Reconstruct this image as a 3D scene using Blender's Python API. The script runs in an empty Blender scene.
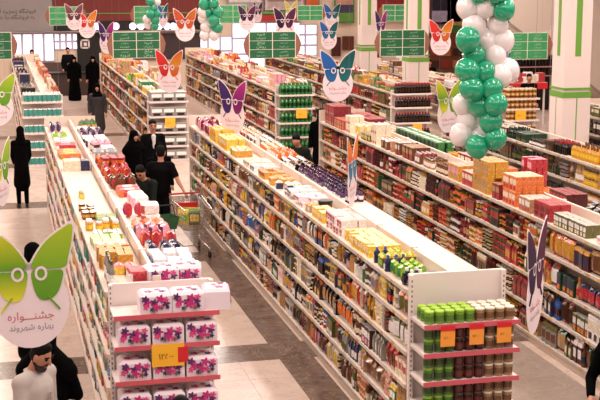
import bpy, math, random, unicodedata
import numpy as np
from mathutils import Vector, Matrix

SC = bpy.context.scene
COLL = SC.collection
# ------------------------------------------------------------------ camera
FPX, CAMH = 1250.0, 4.8
PITCH = math.atan(228.0 / FPX)
YAW = math.atan(312.0 / math.hypot(FPX, 228.0))
cam = bpy.data.cameras.new('camera')
cam.sensor_width = 36.0
cam.lens = FPX / 600.0 * 36.0
cam.clip_end = 300
camo = bpy.data.objects.new('camera', cam)
COLL.objects.link(camo)
camo.location = (0, 0, CAMH)
camo.rotation_euler = (math.pi / 2 - PITCH, 0, -YAW)
SC.camera = camo
# ------------------------------------------------------------------ world, exposure
wd = bpy.data.worlds.new('hall_air')
SC.world = wd
wd.use_nodes = True
wd.node_tree.nodes['Background'].inputs[0].default_value = (1.0, 0.93, 0.9, 1)
wd.node_tree.nodes['Background'].inputs[1].default_value = 0.08
SC.view_settings.view_transform = 'Standard'
SC.view_settings.look = 'None'
SC.view_settings.gamma = 1.0
SC.view_settings.use_curve_mapping = False
SC.view_settings.exposure = 0.0
LAMP_W = 146.0
LAMP_COL = (1.0, 0.90, 0.84)

# ------------------------------------------------------------------ helpers
_cp, _sp, _cy, _sy = math.cos(PITCH), math.sin(PITCH), math.cos(YAW), math.sin(YAW)
_FW = np.array([_sy * _cp, _cy * _cp, -_sp]); _RT = np.array([_cy, -_sy, 0.0]); _UP = np.cross(_RT, _FW)
_C = np.array([0, 0, CAMH])
def ray(x, y): return _FW + _RT * (x - 300) / FPX - _UP * (y - 200) / FPX
def atz(x, y, z): d = ray(x, y); return _C + d * (z - CAMH) / d[2]
def aty(x, y, Y): d = ray(x, y); return _C + d * Y / d[1]
def atr(x, y, r): d = ray(x, y); return _C + d * r / math.hypot(d[0], d[1])
def pj(p):
    v = np.asarray(p, float) - _C; w = v @ _FW
    return (300 + FPX * (v @ _RT) / w, 200 - FPX * (v @ _UP) / w, w)

def srgb(h):
    h = h.lstrip('#')
    out = []
    for i in (0, 2, 4):
        v = int(h[i:i + 2], 16) / 255.0
        out.append(v / 12.92 if v <= 0.04045 else ((v + 0.055) / 1.055) ** 2.4)
    return tuple(out)

MATS = {}
def mat(name, hexcol, rough=0.5, metal=0.0, emit=0.0, noise=0.0, nscale=20.0, spec=0.5, coat=0.0):
    if name in MATS: return MATS[name]
    m = bpy.data.materials.new(name); m.use_nodes = True
    nt = m.node_tree; b = nt.nodes['Principled BSDF']
    c = srgb(hexcol)
    b.inputs['Base Color'].default_value = (*c, 1)
    b.inputs['Roughness'].default_value = rough
    b.inputs['Metallic'].default_value = metal
    b.inputs['Specular IOR Level'].default_value = spec
    b.inputs['Coat Weight'].default_value = coat
    if emit > 0:
        b.inputs['Emission Color'].default_value = (*c, 1)
        b.inputs['Emission Strength'].default_value = emit
    if noise > 0:
        tc = nt.nodes.new('ShaderNodeTexCoord')
        n = nt.nodes.new('ShaderNodeTexNoise'); n.inputs['Scale'].default_value = nscale; n.inputs['Detail'].default_value = 6
        mx = nt.nodes.new('ShaderNodeMix'); mx.data_type = 'RGBA'
        mx.inputs['A'].default_value = (*[v * (1 - noise) for v in c], 1)
        mx.inputs['B'].default_value = (*[min(1, v * (1 + noise)) for v in c], 1)
        nt.links.new(tc.outputs['Object'], n.inputs['Vector'])
        nt.links.new(n.outputs['Fac'], mx.inputs['Factor'])
        nt.links.new(mx.outputs['Result'], b.inputs['Base Color'])
    MATS[name] = m
    return m

def print_mat(name, rough=0.38, scale=70.0, amt=0.32):
    """printed packaging: colour zones from the mesh, fine print from noise"""
    if name in MATS: return MATS[name]
    m = bpy.data.materials.new(name); m.use_nodes = True
    nt = m.node_tree; b = nt.nodes['Principled BSDF']
    at = nt.nodes.new('ShaderNodeAttribute'); at.attribute_name = 'Col'
    tc = nt.nodes.new('ShaderNodeTexCoord')
    v = nt.nodes.new('ShaderNodeTexVoronoi'); v.inputs['Scale'].default_value = scale
    sep = nt.nodes.new('ShaderNodeSeparateColor')
    rr = nt.nodes.new('ShaderNodeMapRange'); rr.inputs['From Min'].default_value = 0.25; rr.inputs['From Max'].default_value = 0.9
    rr.inputs['To Min'].default_value = 0; rr.inputs['To Max'].default_value = amt
    mx = nt.nodes.new('ShaderNodeMix'); mx.data_type = 'RGBA'
    hs = nt.nodes.new('ShaderNodeHueSaturation')
    hs.inputs['Saturation'].default_value = 0.7
    mr2 = nt.nodes.new('ShaderNodeMapRange'); mr2.inputs['To Min'].default_value = 0.25; mr2.inputs['To Max'].default_value = 2.6
    nt.links.new(tc.outputs['Object'], v.inputs['Vector'])
    nt.links.new(v.outputs['Color'], sep.inputs['Color'])
    nt.links.new(sep.outputs['Red'], rr.inputs['Value'])
    nt.links.new(sep.outputs['Green'], mr2.inputs['Value'])
    nt.links.new(mr2.outputs['Result'], hs.inputs['Value'])
    nt.links.new(at.outputs['Color'], hs.inputs['Color'])
    nt.links.new(rr.outputs['Result'], mx.inputs['Factor'])
    nt.links.new(at.outputs['Color'], mx.inputs['A'])
    nt.links.new(hs.outputs['Color'], mx.inputs['B'])
    nt.links.new(mx.outputs['Result'], b.inputs['Base Color'])
    b.inputs['Roughness'].default_value = rough
    MATS[name] = m
    return m
def zone_mat(name, rough=0.5):
    if name in MATS: return MATS[name]
    m = bpy.data.materials.new(name); m.use_nodes = True
    nt = m.node_tree; b = nt.nodes['Principled BSDF']
    at = nt.nodes.new('ShaderNodeAttribute'); at.attribute_name = 'Col'
    nt.links.new(at.outputs['Color'], b.inputs['Base Color'])
    b.inputs['Roughness'].default_value = rough
    MATS[name] = m
    return m

class MB:
    """collects faces; build() links them as one mesh"""
    def __init__(s): s.v = []; s.f = []; s.c = []
    def add(s, vs, fs, col=(1, 1, 1)):
        o = len(s.v); s.v += [tuple(map(float, p)) for p in vs]
        for f in fs: s.f.append(tuple(i + o for i in f)); s.c.append(col)
        return s
    def box(s, x0, x1, y0, y1, z0, z1, col=(1, 1, 1)):
        return s.add([(x0, y0, z0), (x1, y0, z0), (x1, y1, z0), (x0, y1, z0), (x0, y0, z1), (x1, y0, z1), (x1, y1, z1), (x0, y1, z1)],
              [(3, 2, 1, 0), (4, 5, 6, 7), (0, 1, 5, 4), (1, 2, 6, 5), (2, 3, 7, 6), (3, 0, 4, 7)], col)
    def lathe(s, prof, n=8, c=(0, 0, 0), cols=None, col=(1, 1, 1), sx=1, sy=1):
        """prof: [(r,z)...] bottom to top"""
        vs = []; k = len(prof)
        for (r, z) in prof:
            for i in range(n):
                a = 2 * math.pi * (i + .5) / n
                vs.append((c[0] + r * sx * math.cos(a), c[1] + r * sy * math.sin(a), c[2] + z))
        for j in range(k - 1):
            fs = [(j * n + i, j * n + (i + 1) % n, (j + 1) * n + (i + 1) % n, (j + 1) * n + i) for i in range(n)]
            if j == 0: base = len(s.v); s.add(vs, fs, cols[j] if cols else col)
            else:
                for f in fs: s.f.append(tuple(i + base for i in f)); s.c.append(cols[j] if cols else col)
        s.f.append(tuple(base + (k - 1) * n + i for i in range(n))); s.c.append(cols[-1] if cols else col)
        s.f.append(tuple(base + n - 1 - i for i in range(n))); s.c.append(cols[0] if cols else col)
        return s
    def tube(s, p0, p1, r, n=5, col=(1, 1, 1)):
        p0 = Vector(p0); p1 = Vector(p1); d = (p1 - p0).normalized()
        u = d.orthogonal().normalized(); w = d.cross(u)
        vs = []
        for p in (p0, p1):
            for i in range(n):
                a = 2 * math.pi * i / n; vs.append(p + u * r * math.cos(a) + w * r * math.sin(a))
        fs = [(i, (i + 1) % n, n + (i + 1) % n, n + i) for i in range(n)] + [tuple(range(n))[::-1], tuple(range(n, 2 * n))]
        return s.add(vs, fs, col)
    def prism(s, pts, y0, y1, col=(1, 1, 1)):
        """polygon in x,z extruded along y"""
        n = len(pts)
        a = sum(pts[i][0] * pts[(i + 1) % n][1] - pts[(i + 1) % n][0] * pts[i][1] for i in range(n))
        if a < 0: pts = pts[::-1]
        vs = [(x, y0, z) for x, z in pts] + [(x, y1, z) for x, z in pts]
        fs = [tuple(range(n)), tuple(range(2 * n - 1, n - 1, -1))] + [(i, i + n, (i + 1) % n + n, (i + 1) % n) for i in range(n)]
        return s.add(vs, fs, col)
    def capsule(s, p0, p1, r0, r1, wx=1.0, n=12, col=(1, 1, 1)):
        p0 = Vector(p0); p1 = Vector(p1); d = p1 - p0; L = d.length
        d = d / L if L > 1e-6 else Vector((0, 0, 1))
        u = Vector((1, 0, 0)); u = (u - d * u.dot(d))
        u = u.normalized() if u.length > .2 else d.orthogonal().normalized()
        w = d.cross(u)
        rings = []
        for a in (-75, -45, -15): rings.append((p0 + d * r0 * math.sin(math.radians(a)), r0 * math.cos(math.radians(a))))
        for t in (0, .25, .5, .75, 1): rings.append((p0 + d * L * t, r0 + (r1 - r0) * t))
        for a in (15, 45, 75): rings.append((p1 + d * r1 * math.sin(math.radians(a)), r1 * math.cos(math.radians(a))))
        vs = []
        for p, r in rings:
            for i in range(n):
                a = 2 * math.pi * i / n; vs.append(p + u * r * wx * math.cos(a) + w * r * math.sin(a))
        k = len(rings)
        fs = [(j * n + i, j * n + (i + 1) % n, (j + 1) * n + (i + 1) % n, (j + 1) * n + i) for j in range(k - 1) for i in range(n)]
        fs += [tuple(range(n))[::-1], tuple(range((k - 1) * n, k * n))]
        return s.add(vs, fs, col)
    def mesh(s, name, m=None, smooth=False, color=True):
        me = bpy.data.meshes.new(name)
        me.from_pydata(s.v, [], s.f)
        if color:
            ca = me.color_attributes.new('Col', 'FLOAT_COLOR', 'CORNER')
            ln = np.array([len(f) for f in s.f]); cc = np.repeat(np.c_[np.array(s.c, dtype=np.float32), np.ones(len(s.c), np.float32)], ln, axis=0)
            ca.data.foreach_set('color', cc.ravel())
        if m: me.materials.append(m)
        if smooth: me.polygons.foreach_set('use_smooth', [True] * len(me.polygons))
        me.update()
        return me
    def build(s, name, m, parent=None, loc=(0, 0, 0), rz=0, smooth=False):
        o = bpy.data.objects.new(name, s.mesh(name, m, smooth)); COLL.objects.link(o)
        o.location = loc; o.rotation_euler = (0, 0, rz); o.parent = parent
        return o
def link(name, me, parent=None, loc=(0, 0, 0), rz=0):
    o = bpy.data.objects.new(name, me); COLL.objects.link(o); o.location = loc; o.rotation_euler = (0, 0, rz); o.parent = parent
    return o
def tag(o, label, cat, group=None, kind=None):
    o['label'] = label; o['category'] = cat
    if group: o['group'] = group
    if kind: o['kind'] = kind
    return o
def thing(name, label, cat, loc=(0, 0, 0), rz=0, group=None):
    o = bpy.data.objects.new(name, None); COLL.objects.link(o); o.empty_display_size = .1
    o.location = loc; o.rotation_euler = (0, 0, rz)
    return tag(o, label, cat, group)
def struct(o): o['kind'] = 'structure'; return o
ORD = 'first second third fourth fifth sixth seventh eighth ninth tenth eleventh twelfth thirteenth fourteenth fifteenth sixteenth seventeenth eighteenth nineteenth twentieth'.split()
for t in ('twenty', 'thirty', 'forty', 'fifty', 'sixty', 'seventy'):
    ORD += [t + '-' + x for x in ORD[:9]] + [{'twenty': 'thirtieth', 'thirty': 'fortieth', 'forty': 'fiftieth', 'fifty': 'sixtieth', 'sixty': 'seventieth', 'seventy': 'eightieth'}[t]]

# ---- Persian lettering through joined presentation forms
_T = {}
for _c in list(range(0xFB50, 0xFBFF)) + list(range(0xFE70, 0xFEFD)):
    _d = unicodedata.decomposition(chr(_c)).split()
    if len(_d) == 2: _T.setdefault(chr(int(_d[1], 16)), {})[_d[0][1:-1]] = chr(_c)
def shape(s):
    out = []
    for i, ch in enumerate(s):
        f = _T.get(ch)
        if ch == '\u0640' or not f: out.append(ch); continue
        p = s[i - 1] if i else ' '; n = s[i + 1] if i + 1 < len(s) else ' '
        jp = p == '\u0640' or 'initial' in _T.get(p, {})
        jn = 'initial' in f and (n == '\u0640' or 'final' in _T.get(n, {}))
        out.append(f.get('medial' if jp and jn else 'final' if jp else 'initial' if jn else 'isolated', ch))
    return ''.join(reversed(out))
_TXT = {}
def text_mesh(s, m):
    """flat lettering in x,z centred on the origin, 1 unit wide"""
    k = (s, m.name)
    if k not in _TXT:
        cu = bpy.data.curves.new('lettering', 'FONT'); cu.body = s; cu.resolution_u = 1; cu.offset = 0.012
        o = bpy.data.objects.new('lettering', cu); COLL.objects.link(o)
        bpy.context.view_layer.update()
        me = bpy.data.meshes.new_from_object(o.evaluated_get(bpy.context.evaluated_depsgraph_get()))
        bpy.data.objects.remove(o); bpy.data.curves.remove(cu)
        co = np.zeros(len(me.vertices) * 3); me.vertices.foreach_get('co', co); co = co.reshape(-1, 3)
        lo, hi = co.min(0), co.max(0); c = (lo + hi) / 2; w = hi[0] - lo[0]
        n = np.c_[(co[:, 0] - c[0]) / w, np.zeros(len(co)), (co[:, 1] - c[1]) / w]
        me.vertices.foreach_set('co', n.ravel()); me.materials.clear(); me.materials.append(m); me.update()
        _TXT[k] = me
    return _TXT[k]
def lettering(s, m, parent, loc, width, hscale=1.0):
    o = link('lettering', text_mesh(s, m), parent, loc)
    o.scale = (width, 1, width * hscale)
    return o

# ------------------------------------------------------------------ materials
M_PRINT = print_mat('printed_packaging')
M_GLASSY = print_mat('glossy_packaging', rough=0.16, amt=0.2)
M_ZONE = zone_mat('coloured_plastic', 0.4)
M_RAIL = zone_mat('price_rail_plastic', 0.35)
M_CREAM = mat('cream_steel', '#e2cfc0', 0.45)
M_WHITE = mat('white_steel', '#e8d8d2', 0.4)
M_REDLIP = mat('pink_red_plastic', '#cf5a66', 0.35)
M_DKSTEEL = mat('dark_steel', '#2a2624', 0.4, 0.6)
M_CHROME = mat('chrome_wire', '#c8c4c0', 0.25, 0.9)
M_SIGNGREEN = mat('sign_green', '#155c36', 0.5)
M_SIGNLIGHT = mat('sign_light_green', '#37935a', 0.5)
M_SIGNCREAM = mat('sign_cream', '#e9dccb', 0.5)
M_TEXTPALE = mat('sign_lettering', '#8fb899', 0.5)
M_BROWNWING = mat('sign_wing_brown', '#8a5a48', 0.5)
M_CARD = mat('butterfly_card', '#ecd9dd', 0.5)
M_YELLOW = mat('price_card_yellow', '#f7b52a', 0.5)
M_ORANGE = mat('price_card_orange', '#f49a3a', 0.5)
M_RED = mat('price_card_red', '#d5202a', 0.5)
M_BLACKCLOTH = mat('black_cloth', '#060506', 0.95, spec=0.05)
M_SKIN = mat('skin', '#b97f66', 0.55)
M_HAIR = mat('dark_hair', '#0a0707', 0.7, spec=.15)

def floor_mat(name, a, b, scale, rough, vein=None):
    m = bpy.data.materials.new(name); m.use_nodes = True
    nt = m.node_tree; p = nt.nodes['Principled BSDF']
    tc = nt.nodes.new('ShaderNodeTexCoord'); geo = nt.nodes.new('ShaderNodeNewGeometry')
    n = nt.nodes.new('ShaderNodeTexNoise'); n.inputs['Scale'].default_value = scale; n.inputs['Detail'].default_value = 8; n.inputs['Distortion'].default_value = 1.2
    nt.links.new(geo.outputs['Position'], n.inputs['Vector'])
    cr = nt.nodes.new('ShaderNodeValToRGB')
    cr.color_ramp.elements[0].position = .3; cr.color_ramp.elements[1].position = .7
    cr.color_ramp.elements[0].color = (*srgb(a), 1); cr.color_ramp.elements[1].color = (*srgb(b), 1)
    nt.links.new(n.outputs['Fac'], cr.inputs['Fac'])
    out = cr.outputs['Color']
    if vein:
        n2 = nt.nodes.new('ShaderNodeTexNoise'); n2.inputs['Scale'].default_value = 2.2; n2.inputs['Detail'].default_value = 5; n2.inputs['Distortion'].default_value = 2.5
        nt.links.new(geo.outputs['Position'], n2.inputs['Vector'])
        r2 = nt.nodes.new('ShaderNodeValToRGB')
        e = r2.color_ramp.elements; e[0].position = .485; e[0].color = (0, 0, 0, 1); e[1].position = .515; e[1].color = (0, 0, 0, 1)
        k = e.new(.5); k.color = (.55, .55, .55, 1)
        nt.links.new(n2.outputs['Fac'], r2.inputs['Fac'])
        mx = nt.nodes.new('ShaderNodeMix'); mx.data_type = 'RGBA'; mx.inputs['B'].default_value = (*srgb(vein), 1)
        nt.links.new(r2.outputs['Color'], mx.inputs['Factor']); nt.links.new(out, mx.inputs['A']); out = mx.outputs['Result']
    nt.links.new(out, p.inputs['Base Color']); p.inputs['Roughness'].default_value = rough
    return m
M_FLOORCREAM = floor_mat('cream_marble', '#cdb5a6', '#dcc7b9', 1.6, 0.22, '#b09685')
M_FLOORDARK = floor_mat('dark_marble', '#5d4a40', '#7c675b', 2.5, 0.2, '#b39d8f')
M_FLOORMID = floor_mat('brown_marble', '#9c8a7e', '#b09f92', 2.0, 0.22, '#c5b5a8')

# ------------------------------------------------------------------ room shell
fl = struct(MB().box(-14, 34, 2, 57, -.2, 0).build('floor', M_FLOORCREAM))
STRIPS = [15.1 + 5.6 * k for k in range(-1, 5)]
def slab(name, x0, x1, y0, y1, m, h=.004):
    o = MB().box(x0, x1, y0, y1, 0.0, h).build(name, m, fl); return o
for y in STRIPS: slab('border_strip', -6, 17, y - .35, y + .35, M_FLOORDARK)
for (x0, x1) in ((3.36, 3.80), (2.0, 2.3), (5.0, 6.6), (8.0, 9.3)):
    ys = [8.5] + [s for s in STRIPS if s > 9] + [37.5]
    for i in range(len(ys) - 1):
        a = ys[i] + (.35 if i else 0); b = ys[i + 1] - .35
        if b > a and b < 30: slab('aisle_strip', x0, x1, a, b, M_FLOORMID if x1 > 4.9 else M_FLOORDARK)
# marble tiles of the aisle beside the centre gondola and the left aisle
tile_cache = {}
def tile(x0, x1, y0, y1):
    k = (round(x1 - x0, 3), round(y1 - y0, 3))
    if k not in tile_cache:
        w, l = k; g = .003
        tile_cache[k] = MB().add([(g, g, 0), (w - g, g, 0), (w - g, l - g, 0), (g, l - g, 0), (g, g, .004), (w - g, g, .004), (w - g, l - g, .004), (g, l - g, .004)],
            [(4, 5, 6, 7), (0, 1, 5, 4), (1, 2, 6, 5), (2, 3, 7, 6), (3, 0, 4, 7)]).mesh('tile', M_FLOORCREAM)
    link('tile', tile_cache[k], fl, (x0, y0, 0))
for i in range(3):
    y0, y1 = STRIPS[i] + .35, STRIPS[i + 1] - .35
    n = 7; s = (y1 - y0) / n
    for j in range(n):
        for (xa, xb) in ((2.3, 2.83), (2.83, 3.36)):
            if y0 + j * s > 9: tile(xa, xb, y0 + j * s, y0 + (j + 1) * s)
        for q in range(4):
            if y0 + j * s > 9: tile(-1.3 + q * .56, -1.3 + (q + 1) * .56, y0 + j * s, y0 + (j + 1) * s)

BY = 56.0     # back wall
def bw(x, y): p = aty(x, y, BY); return p[0], p[2]
M_WALLBEIGE = mat('beige_plaster', '#dcc4ae', 0.8, noise=.06, nscale=2)
M_WALLGREY = mat('grey_board', '#8f8684', 0.6, noise=.05, nscale=3)
struct(MB().box(-14, 34, BY, BY + .3, 0, 6.6).build('wall_back', M_WALLBEIGE))
struct(MB().box(-14.3, -14, 2, BY, 0, 6.6).build('wall_left', M_WALLBEIGE))
struct(MB().box(34, 34.3, 2, BY, 0, 6.6).build('wall_right', M_WALLBEIGE))
ceil = struct(MB().box(-14, 34, 2, BY, 6.6, 6.8).build('ceiling', mat('ceiling_white', '#d8d0cc', 0.9)))

# ceiling luminaires: housing, diffuser and the lamp inside
M_DIFF = mat('lit_diffuser', '#fff2ea', 0.5, emit=1.5)
def luminaire(i, j, x, y):
    t = thing('ceiling_light', 'long fluorescent ceiling light, %s from left in %s row' % (ORD[i], ORD[j]), 'light', (x, y, 6.6), 0, 'ceiling lights')
    MB().box(-.25, .25, -2.4, 2.4, -.1, -.002).build('housing', M_WHITE, t)
    MB().box(-.21, .21, -2.35, 2.35, -.112, -.1).build('diffuser', M_DIFF, t)
    L = bpy.data.lights.new('tube_lamp', 'AREA'); L.shape = 'RECTANGLE'; L.size = .42; L.size_y = 4.7; L.energy = LAMP_W; L.color = LAMP_COL
    o = bpy.data.objects.new('tube_lamp', L); COLL.objects.link(o); o.location = (0, 0, -.13); o.parent = t
for j, y in enumerate((7, 14, 21, 28, 35, 42, 50)):
    for i, x in enumerate((-4.5, -.5, 3, 6.2, 9.2, 13, 18)):
        luminaire(i, j, x, y)

# ------------------------------------------------------------------ products: shapes
K = srgb
def bevel_box(m, w, d, h, col, b=.004, top=None):
    """carton with a chamfered top edge; x depth, y width"""
    x, y = d / 2, w / 2
    vs = [(-x, -y, 0), (x, -y, 0), (x, y, 0), (-x, y, 0), (-x, -y, h - b), (x, -y, h - b), (x, y, h - b), (-x, y, h - b), (-x + b, -y + b, h), (x - b, -y + b, h), (x - b, y - b, h), (-x + b, y - b, h)]
    m.add(vs, [(3, 2, 1, 0), (0, 1, 5, 4), (1, 2, 6, 5), (2, 3, 7, 6), (3, 0, 4, 7)], col)
    o = len(m.v) - 12
    for f in [(4, 5, 9, 8), (5, 6, 10, 9), (6, 7, 11, 10), (7, 4, 8, 11), (8, 9, 10, 11)]:
        m.f.append(tuple(i + o for i in f)); m.c.append(top or col)
def front_patch(m, d, y0, y1, z0, z1, col, off=.002):
    x = -d / 2 - off
    m.add([(x, y0, z0), (x, y1, z0), (x, y1, z1), (x, y0, z1), (-d / 2, y0, z0), (-d / 2, y1, z0), (-d / 2, y1, z1), (-d / 2, y0, z1)], [(1, 0, 3, 2), (0, 1, 5, 4), (2, 3, 7, 6), (1, 2, 6, 5), (3, 0, 4, 7)], col)
def s_carton(w, d, h, a, b, c):
    m = MB(); bevel_box(m, w, d, h, a, top=tuple(.55 * p + .45 * q for p, q in zip(a, b)))
    front_patch(m, d, -w * .42, w * .42, h * .45, h * .8, b); front_patch(m, d, -w * .3, w * .3, h * .1, h * .36, c)
    return m
def s_jar(w, d, h, a, b, c):
    r = w / 2 * .96; m = MB()
    m.lathe([(r * .9, 0), (r, h * .06), (r, h * .22), (r * 1.01, h * .22), (r * 1.01, h * .62), (r, h * .62), (r * .95, h * .76), (r * .76, h * .82), (r * .84, h * .83), (r * .84, h * .985), (r * .78, h)], 9,
            cols=[a, a, a, b, a, a, a, c, c, c]); return m
def s_can(w, d, h, a, b, c):
    r = w / 2 * .97; m = MB()
    m.lathe([(r * .95, 0), (r, h * .03), (r, h * .35), (r, h * .7), (r, h * .95), (r * .97, h), (r * .9, h * .985)], 9, cols=[c, a, b, a, c, c, c]); return m
def s_bottle(w, d, h, a, b, c):
    r = w / 2 * .95; m = MB()
    m.lathe([(r * .9, 0), (r, h * .04), (r, h * .2), (r * 1.01, h * .2), (r * 1.01, h * .5), (r, h * .5), (r * .96, h * .62), (r * .5, h * .76), (r * .36, h * .84), (r * .42, h * .86), (r * .42, h * .98), (r * .36, h)], 8,
            cols=[a, a, a, b, a, a, a, a, c, c, c]); return m
def s_bag(w, d, h, a, b, c):
    """pillow bag with crimped top and bottom seams"""
    m = MB(); y = w / 2; prof = [(0, .012, .96), (.06, .02, .97), (.2, .42, 1), (.5, .5, .97), (.78, .4, .95), (.93, .03, .93), (1, .012, .95)]
    vs = []; n = 6
    for (t, dd, ww) in prof:
        for q in range(n):
            ang = 2 * math.pi * q / n
            vs.append((-d * dd * (1.0 if math.cos(ang) > 0 else -1.0) * abs(math.cos(ang)) ** .6, y * ww * math.sin(ang), h * t))
    cols = [c, a, b, b, a, c]
    k = len(prof); base = len(m.v); m.add(vs, [], a)
    for j in range(k - 1):
        for i in range(n):
            m.f.append((base + j * n + (i + 1) % n, base + j * n + i, base + (j + 1) * n + i, base + (j + 1) * n + (i + 1) % n)); m.c.append(cols[j] if i in (0, 5, 1) else a)
    m.f.append(tuple(base + i for i in range(n))); m.c.append(c)
    m.f.append(tuple(base + (k - 1) * n + i for i in range(n))[::-1]); m.c.append(c)
    return m
def s_packet(w, d, h, a, b, c):
    """soft block packet with a folded top"""
    m = MB(); x, y = d / 2, w / 2
    lv = [(0, .9, .95), (h * .08, 1, 1), (h * .72, 1, 1), (h * .86, .6, .98), (h * .9, .1, .97), (h, .08, .97)]
    vs = [];
    for (z, fx, fy) in lv: vs += [(-x * fx, -y * fy, z), (x * fx, -y * fy, z), (x * fx, y * fy, z), (-x * fx, y * fy, z)]
    base = 0; m.add(vs, [], a); cols = [a, a, c, c, b]
    for j in range(len(lv) - 1):
        for i in range(4): m.f.append((j * 4 + i, j * 4 + (i + 1) % 4, j * 4 + 4 + (i + 1) % 4, j * 4 + 4 + i)); m.c.append(cols[j])
    m.f.append((20, 21, 22, 23)); m.c.append(b); m.f.append((3, 2, 1, 0)); m.c.append(a)
    front_patch(m, d, -y * .75, y * .75, h * .22, h * .6, b); return m
def s_tub(w, d, h, a, b, c):
    r = w / 2 * .96; m = MB()
    m.lathe([(r * .8, 0), (r * .86, h * .3), (r * .92, h * .7), (r * .94, h * .84), (r, h * .84), (r, h * .97), (r * .93, h)], 9, cols=[a, b, a, a, c, c, c]); return m
def s_detergent(w, d, h, a, b, c):
    m = MB(); x, y = d / 2, w / 2
    lv = [(0, .92, .92), (h * .05, 1, 1), (h * .5, 1, .98), (h * .68, .95, .8), (h * .8, .5, .4), (h * .84, .36, .3), (h * .84, .42, .36), (h, .38, .32)]
    n = 8; vs = []
    for (z, fx, fy) in lv:
        for q in range(n):
            an = 2 * math.pi * (q + .5) / n; vs.append((x * fx * math.copysign(abs(math.cos(an)) ** .6, math.cos(an)), y * fy * math.copysign(abs(math.sin(an)) ** .6, math.sin(an)), z))
    m.add(vs, [], a); cols = [a, a, a, a, a, c, c]
    for j in range(len(lv) - 1):
        for i in range(n): m.f.append((j * n + i, j * n + (i + 1) % n, (j + 1) * n + (i + 1) % n, (j + 1) * n + i)); m.c.append(cols[j])
    m.f.append(tuple((len(lv) - 1) * n + i for i in range(n))); m.c.append(c); m.f.append(tuple(range(n))[::-1]); m.c.append(a)
    front_patch(m, d, -y * .7, y * .7, h * .14, h * .46, b, .004); return m
def s_pack(w, d, h, a, b, c):
    """shrink-wrapped soft pack: rounded block with print"""
    m = MB(); x, y = d / 2, w / 2; n = 12
    lv = [(0, .9), (h * .12, 1), (h * .5, 1.02), (h * .88, 1), (h, .88)]
    vs = []
    for z, s in lv:
        for q in range(n):
            an = 2 * math.pi * (q + .5) / n; vs.append((x * s * math.copysign(abs(math.cos(an)) ** .35, math.cos(an)), y * s * math.copysign(abs(math.sin(an)) ** .35, math.sin(an)), z))
    m.add(vs, [], a)
    for j in range(4):
        for i in range(n): m.f.append((j * n + i, j * n + (i + 1) % n, (j + 1) * n + (i + 1) % n, (j + 1) * n + i)); m.c.append(b if j in (1, 2) and i in (4, 5, 6, 7) else a)
    m.f.append(tuple(4 * n + i for i in range(n))); m.c.append(a); m.f.append(tuple(range(n))[::-1]); m.c.append(a)
    m.box(-x * .45, x * .45, -y * .55, y * .55, h, h + .002, c); return m
SHAPES = {'carton': (s_carton, 'box', .11, .10, .20), 'jar': (s_jar, 'jar', .085, .085, .135), 'tin_can': (s_can, 'can', .08, .08, .11), 'bottle': (s_bottle, 'bottle', .078, .078, .27),
          'snack_bag': (s_bag, 'bag', .17, .11, .25), 'packet': (s_packet, 'packet', .115, .07, .19), 'tub': (s_tub, 'tub', .11, .11, .11), 'detergent_bottle': (s_detergent, 'bottle', .12, .08, .26),
          'wrapped_pack': (s_pack, 'pack', .2, .16, .13)}
NOUN = {'carton': 'carton', 'jar': 'glass jar', 'tin_can': 'tin can', 'bottle': 'bottle', 'snack_bag': 'pillow bag', 'packet': 'packet', 'tub': 'tub', 'detergent_bottle': 'squat bottle', 'wrapped_pack': 'wrapped pack'}
GLOSS = {'jar', 'bottle', 'tin_can', 'snack_bag', 'detergent_bottle'}
HUES = {k: K(v) for k, v in dict(red='#b3202a', crimson='#7d1420', brown='#6a3c22', tan='#b48a5c', gold='#c98f22', yellow='#e6bd2e', cream='#e6d6ba', white='#ece4e0', green='#2f7a36', lime='#8fbe2e',
        olive='#5b5a26', navy='#20294f', blue='#2c5aa6', purple='#4b2556', magenta='#b52a72', pink='#e39ab0', orange='#dd6d1c', black='#15120f', grey='#8b8580', teal='#2a8a7e', maroon='#4a1418', darkgreen='#143d22', coffee='#37200f').items()}
ITEMS = []
def item(kind, dims, cols, loc, rz, label, group, front=True):
    ITEMS.append((kind, tuple(round(v, 3) for v in dims), cols, loc, rz, label, group, front))

# ------------------------------------------------------------------ gondolas
BOXES = []      # for the visibility estimate
shelf_cache, rail_cache = {}, {}
TAGC = [K('#cfc4ba'), K('#d8cec6'), K('#d8a844'), K('#c4b8ae'), K('#c8843c')]
def shelf_mesh(L, D):
    k = (round(L, 3), D)
    if k not in shelf_cache:
        m = MB().box(0, D, .004, L - .004, -.028, 0); m.box(.01, .03, .004, L - .004, -.05, -.028)
        shelf_cache[k] = m.mesh('shelf', M_CREAM)
    return shelf_cache[k]
def rail_mesh(L, seed, red=False):
    k = (round(L, 3), seed, red)
    if k not in rail_cache:
        rg = random.Random(seed + 5); m = MB(); base = K('#cbbcae')
        m.add([(-.002, .004, -.036), (-.009, .004, -.034), (-.007, .004, .003), (0, .004, .005), (-.002, L - .004, -.036), (-.009, L - .004, -.034), (-.007, L - .004, .003), (0, L - .004, .005)],
              [(0, 1, 2, 3), (7, 6, 5, 4), (1, 5, 6, 2), (2, 6, 7, 3), (0, 4, 5, 1), (3, 7, 4, 0)], base)
        y = .06
        while y < L - .1:
            w = rg.uniform(.05, .09); m.box(-.0105, -.0092, y, y + w, -.03, -.002, rg.choice(TAGC)); y += w + rg.uniform(.05, .22)
        rail_cache[k] = m.mesh('price_rail', M_RAIL)
    return rail_cache[k]
LEVN = {6: ['bottom shelf', 'second shelf', 'third shelf', 'fourth shelf', 'fifth shelf', 'top shelf'], 5: ['bottom shelf', 'second shelf', 'third shelf', 'fourth shelf', 'top shelf']}
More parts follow.
